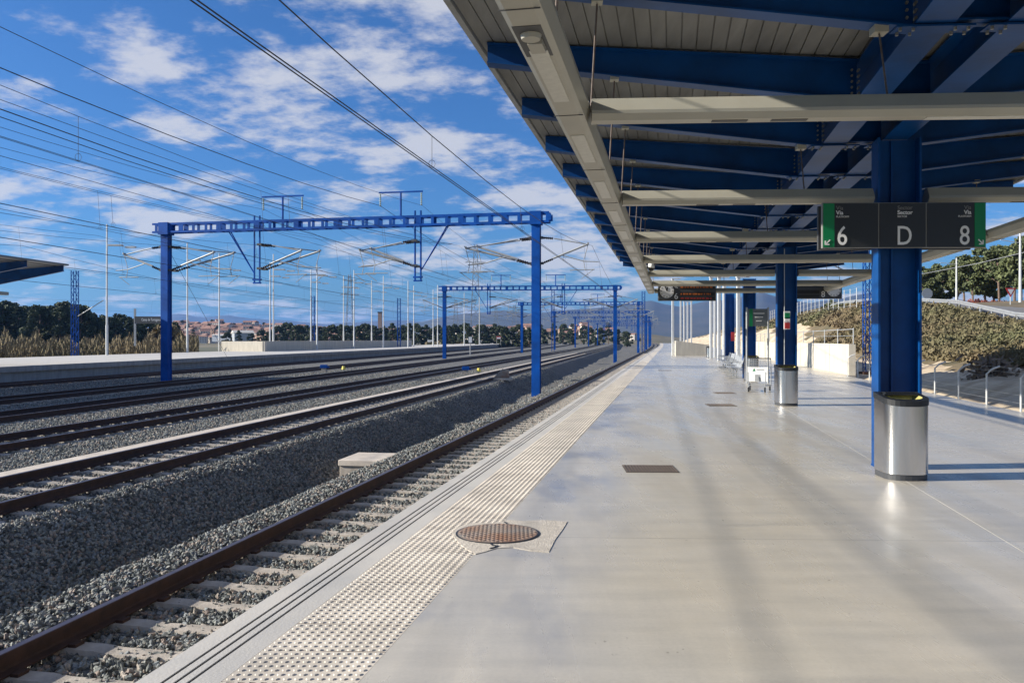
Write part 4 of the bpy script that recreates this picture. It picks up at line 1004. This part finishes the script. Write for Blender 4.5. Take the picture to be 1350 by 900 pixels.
# signal posts at far end
for u, d, lab_ in ((843.5, 230, 'small black signal at the far end of the tracks'), (620, 130, 'white lineside signal between the far tracks')):
    r_ = empty('signal', at(u, d, -.9), lab_, 'signal'); b = MB(); b.tube([(0, 0, 0), (0, 0, 2.2)], .08); b.build('post', M['galv'], r_); b = MB(); b.box((0, 0, 2.4), (.5, .3, .9)); b.build('head', M['black'] if u > 700 else M['white'], r_)

# ------------------------------------------------------------------ things on the far platform
a_ = gp(348, 463.4, 0); r_ = empty('parapet', a_, 'long pale concrete stair parapet on the far platform', 'wall')
b = MB(); e_ = P2(44.8, 187)-P2(44.8, a_.y); 
b.prism([(-.12, 0), (.12, 0), (.12, 1.3), (-.12, 1.3)], (0, 0, .02), (e_.x, e_.y, .02)); b.prism([(-.12, 0), (.12, 0), (.12, 1.3), (-.12, 1.3)], (-.13, .1, .02), (-6.3, 2.6, .02)); b.prism([(-.12, 0), (.12, 0), (.12, 1.3), (-.12, 1.3)], (-6.2, 2.8, .02), (e_.x-6.2, e_.y, .02)); b.build('wall', M['wallc'], r_)
p = gp(178, 466, 0); r_ = empty('station_name_board', (p.x, p.y, .02), 'dark station name board on a grey post, left of the near gantry post', 'sign'); s_ = p.y/F
b = MB()
for x in (0, 41*s_): b.box((x, 0, 30*s_*.83+.8), (.2, .15, (466-417)*s_)) if x == 0 else b.box((x, 0, 2.05), (.2, .15, (466-417)*s_))
b.build('post', M['galv'], r_); zz = (466-422)*s_
b = MB(); b.box((20.5*s_, -.05, zz), (41*s_, .1, 9.5*s_)); b.build('board', M['dark'], r_)
text('lettering', 'Camp de Tarragona', 5.0*s_, (9*s_, -.105, zz-.1), r_, M['white'], sx=.62)
# far canopy
E1 = P2(35.0, 54.0, 6.35); r_ = empty('far_canopy', (E1.x, E1.y, 0), 'end of the blue canopy roof over the far platform at the left edge', 'canopy')
def l2(p, d, z): q = P2(p, d, z); return Vector((q.x-E1.x, q.y-E1.y, z))
b = MB()
for pa_, za, pb_, zb in ((35, 6.38, 41.5, 5.95), (48, 6.38, 41.5, 5.95)):
    vs = [l2(pa_, 54.3, za), l2(pb_, 54.9, zb), l2(pb_, 8, zb), l2(pa_, 8, za)]; vs += [q+Vector((0, 0, .1)) for q in vs]
    b.add(vs, [(0, 1, 2, 3), (4, 5, 6, 7), (0, 1, 5, 4), (1, 2, 6, 5), (2, 3, 7, 6), (3, 0, 4, 7)])
b.build('roof_sheet', M['roofsheet'], r_)
for i in range(12):
    d = 54-i*3.4; b = MB()
    for pa_, pb_ in ((35.15, 41), (47.9, 42)):
        A, B = l2(pa_, d, 0), l2(pb_, d+.5, 0); n_ = Vector((0, .012, 0)); vs = [A+Vector((0, 0, 6.0)), B+Vector((0, 0, 4.9)), B+Vector((0, 0, 5.95)), A+Vector((0, 0, 6.37))]; vs += [q+n_*2 for q in vs]
        b.add(vs, [(0, 1, 2, 3), (7, 6, 5, 4), (0, 1, 5, 4), (1, 2, 6, 5), (2, 3, 7, 6), (3, 0, 4, 7)]); b.bar(A+Vector((0, 0, 6.0)), B+Vector((0, 0, 4.9)), .2, .03)
    b.build('rafter', M['blue'], r_)
b = MB(); b.prism([(-.15, 4.25), (.15, 4.25), (.15, 4.45), (-.15, 4.45)], l2(36.3, 8, 0), l2(36.3, 50.5, 0)); b.build('light_trough', M['cream'], r_)
for d in (50, 38, 26): b = MB(); q = l2(41.8, d, 0); b.box((q.x, q.y, 2.6), (.5, .35, 5.2)); b.build('column', M['blue'], r_)
# small trolleys / red bordered board on the far platform
r_ = empty('notice_board', at(657.5, 225, 0), 'small red framed board standing at the end of the far platform', 'notice board'); b = MB()
for x in (-.55, .55): b.tube([(x, 0, 0), (x, 0, 2.4)], .05)
b.build('posts', M['galv'], r_); b = MB(); b.box((0, 0, 2.0), (1.3, .08, .8)); b.build('frame', M['red'], r_); b = MB(); b.box((0, -.05, 1.9), (1.0, .03, .4)); b.build('panel', M['white'], r_)
r_ = empty('equipment_cabinet', gp(567, 453.6, 0), 'white cabinet on the far platform beyond the parapet', 'cabinet'); b = MB(); b.box((0, 0, .75), (1.5, .8, 1.1)); b.build('body', M['white'], r_, bevel=.05); b = MB(); b.box((0, 0, .1), (1.3, .7, .2)); b.build('plinth', M['dark'], r_)

# ------------------------------------------------------------------ guard rail, road lamps and signs on the right bank
r_ = empty('guard_rail', PA(20.4, 45, crest(45)), 'grey steel guard rail along the road above the bank', 'guard rail'); b0 = r_.location.copy(); b = MB(); dl = list(range(36, 110, 2))
for a_, c_ in zip(dl[:-1], dl[1:]):
    for z_ in (.52, .66): b.bar(PA(20.4, a_, crest(a_)+z_)-b0, PA(20.4, c_, crest(c_)+z_)-b0, .06, .11)
b.build('rail', M['galv'], r_); b = MB()
for a_ in dl: b.box(PA(20.5, a_, crest(a_)+.25)-b0, (.1, .12, .75))
b.build('post', M['galv'], r_)
for i, (u, vt, vb, d, w) in enumerate(((1345, 306, 408, 76, .12), (1261, 340, 402, 92, .10), (1222.6, 378, 403, 80, .06), (1170, 398, 420, 85, .05))):
    if i > 1: continue
    zb, zt = zat(vb, d), zat(vt, d); r_ = empty('street_lamp', at(u, d, zb), '%s slim street lamp by the road in front of the pines' % ('tall right hand' if i == 0 else 'shorter'), 'street lamp')
    b = MB(); b.tube([(0, 0, -.5), (0, 0, zt-zb)], [w*1.2, w*.7], 8); b.build('pole', M['pole'], r_); b = MB(); b.bar((0, 0, (zt-zb)*.86), (-1.8, 0, (zt-zb)*.9), .08, .05); b.build('arm', M['pole'], r_)
def road_sign(u, vt, vb, d, kind, lab_):
    zb = zat(vb, d); r_ = empty('road_sign', at(u, d, zb), lab_, 'road sign'); s_ = d/F; zc = (vb-vt-7)*s_; rr = 7*s_
    b = MB(); b.tube([(0, .05, -.5), (0, .05, zc+rr*.8)], .04); b.build('post', M['galv'], r_); b = MB()
    if kind == 'round': b.tube([(0, 0, zc), (0, .03, zc)], rr, 24); b.build('disc', M['galv'], r_)
    elif kind == 'up':
        b.add([(-rr, 0, zc-rr*.7), (rr, 0, zc-rr*.7), (0, 0, zc+rr)], [(0, 1, 2)]); b.add([(-rr, .03, zc-rr*.7), (rr, .03, zc-rr*.7), (0, .03, zc+rr)], [(0, 1, 2)]); b.build('plate', M['galv'], r_)
    else:
        b.add([(-rr, 0, zc+rr*.8), (rr, 0, zc+rr*.8), (0, 0, zc-rr), (-rr, .03, zc+rr*.8), (rr, .03, zc+rr*.8), (0, .03, zc-rr)], [(0, 1, 2), (3, 4, 5), (0, 1, 4, 3), (1, 2, 5, 4), (2, 0, 3, 5)]); o = b.build('plate', M['red'], r_)
        b = MB(); b.add([(-rr*.62, -.012, zc+rr*.55), (rr*.62, -.012, zc+rr*.55), (0, -.012, zc-rr*.55)], [(0, 1, 2)]); b.build('face', M['white'], o)
road_sign(1332.5, 378, 405, 72, 'give', 'red and white give way triangle sign beside the road'); road_sign(1222.6, 380, 403, 80, 'round', 'round traffic sign seen from behind above the bank')
road_sign(1086, 402, 420, 110, 'up', 'triangular traffic sign on the bank behind the second column')
r_ = empty('bank_fence', PA(18, 80, 0), 'thin mesh fence along the top of the bank beyond the mast', 'fence'); b0 = r_.location.copy(); b = MB(); w_ = MB(); prev = None
for d in np.arange(84, 190, 3.):
    q = PA(18.5, d, crest(d)-.4)-b0; b.tube([q, q+Vector((0, 0, 2.1))], .04, 5)
    if prev is not None:
        for z_ in (.3, .9, 1.5, 2.0): w_.tube([prev+Vector((0, 0, z_)), q+Vector((0, 0, z_))], .012, 3)
    prev = q
b.build('posts', M['galv'], r_); w_.build('wires', M['galv'], r_)

# ------------------------------------------------------------------ vegetation
def quads(name, C_, sz, m, parent=None, up=0.0, aspect=1.0, seed=0):
    rg = np.random.default_rng(seed); n = len(C_); C_ = np.asarray(C_, float); sz = np.broadcast_to(np.asarray(sz, float), (n,))
    a_ = rg.normal(size=(n, 3)); a_ /= np.linalg.norm(a_, axis=1)[:, None]; a_ *= (1-up); a_[:, 2] += up; a_ /= np.linalg.norm(a_, axis=1)[:, None]
    c_ = np.cross(a_, rg.normal(size=(n, 3))); c_ /= np.linalg.norm(c_, axis=1)[:, None]
    A = a_*(sz*aspect)[:, None]; B = c_*sz[:, None]
    V = np.stack([C_-A*.5-B*.5, C_+A*.5-B*.35, C_+A*.6+B*.4, C_-A*.4+B*.5], 1).reshape(-1, 3)
    me = bpy.data.meshes.new(name); me.vertices.add(4*n); me.vertices.foreach_set('co', V.ravel()); me.loops.add(4*n); me.loops.foreach_set('vertex_index', np.arange(4*n)); me.polygons.add(n)
    me.polygons.foreach_set('loop_start', np.arange(0, 4*n, 4)); me.polygons.foreach_set('loop_total', np.full(n, 4)); me.update(); me.validate(); me.materials.append(m)
    o = bpy.data.objects.new(name, me); COL.objects.link(o); o.parent = parent; return o
def tree(h, cr, base, m, seed, umb=True, nc=34, nl=190, leaf=.25):
    rg = np.random.default_rng(seed); r_ = empty('pine_tree', (0, 0, 0), '', 'tree')
    b = MB(); lean = rg.uniform(-.06, .06, 2)*h; b.tube([(0, 0, -.6), (lean[0]*.3, lean[1]*.3, h*.35), (lean[0]*.8, lean[1]*.8, h*.7), (lean[0], lean[1], h*.93)], [h*.02, h*.016, h*.011, h*.004], 7)
    cl = []
    for i in range(nc):
        t_ = rg.random(); z = h*(base+(1-base)*t_); rad = cr*math.sqrt(max(.05, 1-abs(2*t_-(.9 if umb else .45))**1.7*.9)) if umb else cr*(1-t_)**.7+.3
        a_ = rg.uniform(0, 6.28); q = rg.random()**.5*rad; c = np.array([lean[0]+q*math.cos(a_), lean[1]+q*math.sin(a_), z]); cl.append(c)
        if i % 3 == 0: b.tube([(lean[0]*.7, lean[1]*.7, min(z*.82, h*.8)), tuple(c)], [h*.006, h*.002], 5)
    b.build('trunk', M['bark'], r_)
    P_ = []
    for c in cl:
        s_ = cr*rg.uniform(.16, .30); g_ = rg.normal(size=(nl, 3)); g_ /= np.linalg.norm(g_, axis=1)[:, None]; g_ *= rg.random((nl, 1))**.4; P_.append(c+g_*s_*np.array([1.1, 1.1, .75]))
    quads('crown', np.concatenate(P_), leaf*rg.uniform(.7, 1.3, len(cl)*nl), m, r_, seed=seed); return r_
right = [tree(9.5, 3.0, .42, M['pine'], 1), tree(9.0, 2.6, .5, M['pine'], 2), tree(8.0, 2.7, .35, M['pine'], 3)]
left = [tree(8.5, 2.8, .12, M['pined'], 4, nc=42), tree(7.5, 2.6, .1, M['pined'], 5, nc=42), tree(9.0, 2.4, .15, M['pined'], 6, umb=False, nc=40)]
used = set()
def put(proto, loc, sc, rz, lab_, grp):
    k_ = id(proto); o = proto if k_ not in used else copy_tree(proto); used.add(k_); o.location = loc; o.scale = (sc,)*3; o.rotation_euler = (0, 0, rz); o['label'] = lab_; o['group'] = grp; return o
rr = random.Random(5)
for i, (u, vt, d) in enumerate(((1200, 362, 120), (1222, 352, 112), (1243, 350, 120), (1262, 345, 110), (1283, 337, 104), (1300, 330, 108), (1318, 326, 100), (1337, 322, 98), (1358, 315, 94), (1380, 312, 96), (1272, 340, 125), (1310, 332, 122), (1346, 325, 118), (1236, 356, 132), (1178, 372, 140), (1400, 318, 110))):
    zb = crest(min(d, 130)*.8)+.3 if d < 400 else 5; zb = 4.6; h = zat(vt, d)-zb; pr = right[i % 3]; hh = [9.5, 9.0, 8.0][i % 3]
    put(pr, at(u, d, zb), h/hh, rr.uniform(0, 6), 'tall stone pine with bare trunk in the grove above the road', 'stone pines in the grove above the road')
for i, (u, vt, d) in enumerate(((1088, 414, 135), (1108, 412, 140), (1125, 408, 130), (1133, 404, 128), (1098, 420, 120))):
    put(right[2], at(u, d, crest(d)-.5), max(.3, (zat(vt, d)-crest(d)+.5)/8.0), rr.uniform(0, 6), 'low round pine on the crest of the bank behind the second column', 'low pines on the crest of the bank')
us = np.arange(-40, 235, 6.0)
for i, u in enumerate(us):
    vt = np.interp(u, [-40, 5, 30, 60, 95, 130, 160, 200, 235], [398, 401, 409, 408, 402, 420, 418, 426, 428])+rr.uniform(-3, 3); d = rr.uniform(150, 185)
    put(left[i % 3], at(u, d, -1.8), (zat(vt, d)+1.8)/[8.5, 7.5, 9.0][i % 3], rr.uniform(0, 6), 'dark pine in the dense wood behind the far platform', 'dark pines behind the far platform')
for i, u in enumerate(np.arange(300, 700, 7.5)):
    if u < 350 and i % 2: continue
    vt = np.interp(u, [300, 350, 365, 400, 430, 470, 520, 560, 640, 700], [438, 436, 427, 428, 430, 431, 429, 430, 430, 430])+rr.uniform(-3, 4); d = rr.uniform(240, 320)
    put(left[i % 3], at(u, d, -1.8), (zat(vt, d)+1.8)/[8.5, 7.5, 9.0][i % 3]*1.0, rr.uniform(0, 6), 'dark tree in the belt below the town', 'dark trees in the belt below the town')
for i, u in enumerate(np.arange(706, 830, 12.)):
    d = rr.uniform(330, 430); vt = 433+rr.uniform(-4, 5); put(left[i % 3], at(u, d, -1.8), (zat(vt, d)+1.8)/8, rr.uniform(0, 6), 'small bushy tree at the far end of the yard', 'bushy trees at the far end of the yard')
# reeds behind the far platform
n = 95000; u_ = rng.uniform(-60, 262, n); d_ = rng.uniform(95, 148, n); top = np.interp(u_, [-60, 40, 90, 140, 200, 262], [2.8, 2.8, 2.3, 2.4, 2.6, 2.9])*rng.uniform(.15, 1, n)**1.3*(1+.35*np.sin(u_*.23)*np.sin(u_*.071+1))
x_ = (u_-675)/F*d_; keep = x_ < (-52.5+.118*d_); z_ = -1.8+rng.random(n)*(top+1.2)
C_ = np.stack([x_, d_, z_], 1)[keep]; o = quads('reeds', C_, .09*np.random.default_rng(2).uniform(.5, 1.4, len(C_)), M['reed'], None, up=.75, aspect=5.5, seed=3)
tag(o, 'tall golden dry reeds growing along the back of the far platform', 'reeds', kind='stuff')
n = 6000; u_ = rng.uniform(188, 250, n); d_ = rng.uniform(118, 130, n); zz = rng.random(n)**.7*5.2*np.clip(1-abs((u_-219)/36)**2.5, .1, 1); C_ = np.stack([(u_-675)/F*d_, d_, zz-1.5], 1)
o = quads('thicket', C_, .45, M['reed'], None, seed=4); tag(o, 'round brown leafless thicket behind the name board', 'thicket', kind='stuff')
n = 9000; u_ = rng.uniform(560, 830, n); d_ = rng.uniform(190, 330, n); x_ = (u_-675)/F*d_; keep = x_ < (-52+.118*d_); zz = rng.random(n)**1.2*2.4
C_ = np.stack([x_, d_, zz-1.6], 1)[keep]; o = quads('field_scrub', C_, .7, M['scrub'], None, seed=9); tag(o, 'low dry scrub in the field beyond the far platform', 'scrub', kind='stuff')
# scrub on the right bank
pts = []; rg = np.random.default_rng(21)
for i in range(13000):
    d = 14+rg.random()**1.25*150; p = 12+rg.random()*8.3+(0 if rg.random() > .05 else rg.uniform(-1.6, 0))
    if (d > 74 and p < 15.5) or math.sin(d*.31+p*.9)+math.sin(p*1.7-d*.13) > 1.25: continue
    if p < 12.5 and d < 60: continue
    q = PA(p, d); s_ = rg.uniform(.08, .34); m_ = 44 if d < 70 else 18
    g_ = rg.normal(size=(m_, 3))*s_*.7; g_[:, 2] = abs(g_[:, 2])*.8; pts.append(np.array([q.x+bend(d), d, hz(p, d)+.02])+g_)
P_ = np.concatenate(pts); o = quads('scrub', P_, np.clip(np.concatenate([np.full(1, .04)])[0]*1.0+0*P_[:, 0]+.0009*P_[:, 1], .05, .16)*rg.uniform(.5, 1.4, len(P_)), M['scrub'], None, up=.35, aspect=2.6, seed=6); tag(o, 'dry brown and green scrub covering the bank right of the near platform', 'scrub', kind='stuff')
pts = []
for i in range(260):
    u = rg.uniform(1252, 1325); d = rg.uniform(84, 90); pts.append(np.array([(u-675)/F*d, d, 4.6])+rg.normal(size=(12, 3))*np.array([.3, .3, .25])+np.array([0, 0, .35]))
P_ = np.concatenate(pts); o = quads('red_shrubs', P_, .22, M['redbush'], None, seed=7); tag(o, 'low hedge of red leaved shrubs in front of the pine grove', 'hedge', kind='stuff')
# thorn bush on the rock
c = PA(11.0, 29, -.2); P_ = np.array([c.x, c.y, .35])+rg.normal(size=(420, 3))*np.array([.4, .4, .28]); o = quads('thorn_bush', P_, .10, mat('dry_twigs', (.16, .12, .09), .9), None, up=.2, aspect=3, seed=8); tag(o, 'leafless grey thorn bush on the sandy rock behind the fence', 'bush')

# ------------------------------------------------------------------ town on the hill
def house(w, dp, h, m, m2, seed):
    r_ = empty('house', (0, 0, 0), '', 'house'); b = MB(); b.box((0, 0, h/2-1), (w, dp, h+2)); b.build('wall', m, r_)
    b = MB(); b.prism([(-dp/2-.4, h), (dp/2+.4, h), (0, h+dp*.24)], (-w/2-.3, 0, 0), (w/2+.3, 0, 0)); b.build('roof', M['tile'], r_)
    b = MB()
    for i in range(int(w/3)):
        for z_ in np.arange(1.6, h-1, 2.8): b.box((-w/2+1.6+i*3, -dp/2-.02, z_), (1.0, .06, 1.3))
    b.build('window', m2, r_); return r_
hs = [house(11, 9, 6, M['render'], M['dark'], 1), house(15, 10, 6, M['render2'], M['dark'], 2), house(9, 8, 8.5, M['render'], M['dark'], 3)]
used = set()
def hillz(u, d):
    top = np.interp(u, [p[0] for p in TOWN], [p[1] for p in TOWN]); H = (HOR-top)*700/F+EYE; t_ = (d-440)/260; return (H+3)*max(0, min(1, t_))**1.35-3
for i in range(250):
    if i < 200: u = rr.uniform(205, 545) if i % 3 else rr.uniform(215, 345); d = rr.uniform(500, 700)
    else: u = rr.uniform(560, 835); d = rr.uniform(560, 700)
    z = hillz(u, d); put(hs[i % 3], at(u, d, z), rr.uniform(.42, .72), rr.uniform(-.7, .7), 'tile roofed house among many on the town hillside', 'houses of the hillside town')
p = at(320, 430, -1); r_ = empty('warehouse', p, 'long grey warehouse with a pale gable below the town', 'warehouse', rz=.5); b = MB(); b.box((0, 0, 2.6), (9.5, 7, 6.4)); b.build('wall', M['galv'], r_); b = MB(); b.prism([(-4, 5.8), (4, 5.8), (0, 7.2)], (-5.2, 0, 0), (5.2, 0, 0)); b.build('roof', M['edge'], r_)
p = at(300, 460, 1); r_ = empty('warehouse', p, 'low white shed in front of the town houses', 'warehouse'); b = MB(); b.box((0, 0, 1), (15, 6, 3.4)); b.build('wall', M['white'], r_); b = MB(); b.prism([(-3.3, 2.7), (3.3, 2.7), (0, 3.4)], (-7.8, 0, 0), (7.8, 0, 0)); b.build('roof', M['edge'], r_)
p = at(501, 600, 2); r_ = empty('tower', p, 'dark square tower rising over the town trees', 'tower'); b = MB(); b.box((0, 0, 8), (2.6, 2.6, 21)); b.build('shaft', M['render2'], r_); b = MB(); b.box((0, 0, 18.9), (3.2, 3.2, .8)); b.build('cornice', M['dark'], r_)

for i in range(70):
    u = rr.uniform(200, 560) if i < 50 else rr.uniform(560, 835); d = rr.uniform(480, 690); k_ = i % 3
    o = copy_tree(left[k_]); o.location = at(u, d, hillz(u, d)-.5); o.scale = (rr.uniform(.6, 1.1),)*3; o.rotation_euler = (0, 0, rr.uniform(0, 6)); o['label'] = 'garden tree growing between the houses of the hillside town'; o['group'] = 'trees between the town houses'

b = MB(); b.tube([at(1420, 68, zat(316, 68)), at(1290, 88, zat(347, 88)), at(1190, 112, zat(366, 112))], .035, 5); tag(b.build('overhead_cable', M['galv']), 'pale sagging cable strung in front of the pine grove on the right', 'cable')
